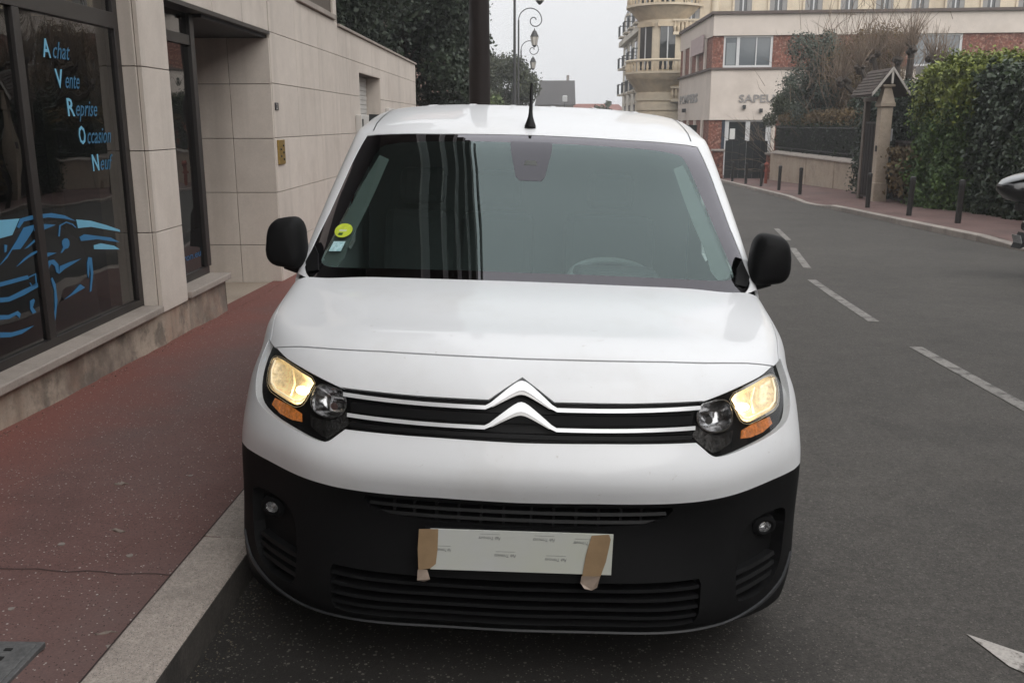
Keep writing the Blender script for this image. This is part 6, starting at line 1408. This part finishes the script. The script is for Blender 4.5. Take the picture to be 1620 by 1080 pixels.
hull([(-.62, .70, .05, .05), (-.55, .71, .12, .09), (-.3, .72, .16, .13), (.1, .66, .18, .17), (.45, .5, .18, .14)], 'tail_fairing', M['scoot'])
hull([(-.52, .84, .10, .04), (-.40, .86, .15, .06), (-.1, .83, .17, .07), (.2, .79, .17, .07), (.45, .80, .12, .05)], 'seat', M['scoot_m'])
hull([(-1.03, 1.20, .03, .02), (-.98, 1.19, .12, .06), (-.85, 1.16, .18, .13), (-.6, 1.16, .21, .19), (-.4, 1.17, .20, .20), (-.34, 1.15, .14, .12)], 'top_case', M['scoot'], e=3.2)
hull([(-1.02, 1.225, .04, .012), (-.92, 1.275, .13, .022), (-.75, 1.325, .18, .025), (-.55, 1.365, .20, .028), (-.40, 1.36, .17, .02)], 'top_case_lid', pbr('scooter_grey', (.13, .135, .14), .3, coat=.6))
MB().bx(-.75, -.35, -.03, .03, .90, .99).build('carrier', M['lamp_metal'], sc)
MB().add([(-.62, -.09, .62), (-.62, .09, .62), (-.70, .09, .42), (-.70, -.09, .42), (-.30, -.06, .56), (-.30, .06, .56)], [(0, 1, 2, 3), (0, 4, 5, 1), (3, 2, 5, 4), (0, 3, 4), (1, 5, 2)]).build('rear_mudguard', M['scoot_m'], sc)
MB().obx((-.682, 0, .52), (.004, 0, 0), (0, .085, 0), (-.025, 0, .07)).build('number_plate', pbr('scooter_plate', (.42, .43, .44), .5, var=(40, .3)), sc)
hull([(.45, .32, .16, .05), (.7, .30, .18, .05), (.9, .4, .17, .14), (1.0, .7, .19, .3), (1.05, .95, .16, .1)], 'front_shield', M['scoot'])
MB().tube([(.85, -.32, 1.05), (.92, 0, 1.02), (.85, .32, 1.05)], .02, 8).build('handlebar', M['lamp_metal'], sc)
MB().tube([(-.22, -.10, .25), (.1, -.1, .3), (.4, -.08, .3)], .05, 8).build('engine_arm', M['scoot_m'], sc)

# ------------------------------------------------------------------ the street goes on behind the viewpoint: it shades the scene from low down
M['street_stone'] = pbr('street_stone', (.30, .26, .22), .85, var=[(.3, .12), (2, .1)], grime=(.4, (.18, .155, .13), .5, .5, .7))
def street_block(label, x0, x1, y0, y1, h, wx=None, wy=None):
    t = thing('apartment_block', label, 'building', ((x0 + x1) / 2, (y0 + y1) / 2, -.5)); cx, cy = (x0 + x1) / 2, (y0 + y1) / 2
    MB().bx(x0 - cx, x1 - cx, y0 - cy, y1 - cy, -1, h).build('wall', M['street_stone'], t); MB().bx(x0 - cx - .3, x1 - cx + .3, y0 - cy - .3, y1 - cy + .3, h, h + .5).build('cornice', M['concrete'], t)
    n = int((y1 - y0) / 3.2) if wx is not None else int((x1 - x0) / 3.2)
    for k in range(n):
        for j in range(int(h / 3.2)):
            z = 1.0 + j * 3.1
            if wx is not None: a = y0 - cy + 1 + k * 3.2; MB().bx(wx - cx - .04, wx - cx + .04, a, a + 1.4, z, z + 1.9).build('window', M['pane_dk'], t)
            else: a = x0 - cx + 1 + k * 3.2; MB().bx(a, a + 1.4, wy - cy - .04, wy - cy + .04, z, z + 1.9).build('window', M['pane_dk'], t)
    return t
street_block('stone apartment block across the street behind the viewpoint, out of frame', 12.5, 24, -46, 6, 8.5, wx=12.5)
street_block('stone apartment block closing the street far behind the viewpoint, out of frame', -14, 12, -72, -58, 15, wy=-58)
street_block('stone apartment block left of the street behind the viewpoint, out of frame', -14, -2.7, -57, -17, 14, wx=-2.7)
# ------------------------------------------------------------------ damp winter air
hz = MB().bx(-260, 260, -90, 330, -8, 40).build('haze', None); tag(hz, 'thin damp haze in the winter air', 'haze', None, 'stuff')
m_, n_, o_ = mat_new('haze_air'); pv = n_.nodes.new('ShaderNodeVolumePrincipled'); pv.inputs['Color'].default_value = (.93, .94, .96, 1); pv.inputs['Density'].default_value = .0015; pv.inputs['Anisotropy'].default_value = .2
n_.links.new(pv.outputs[0], o_.inputs['Volume']); hz.data.materials.append(m_)
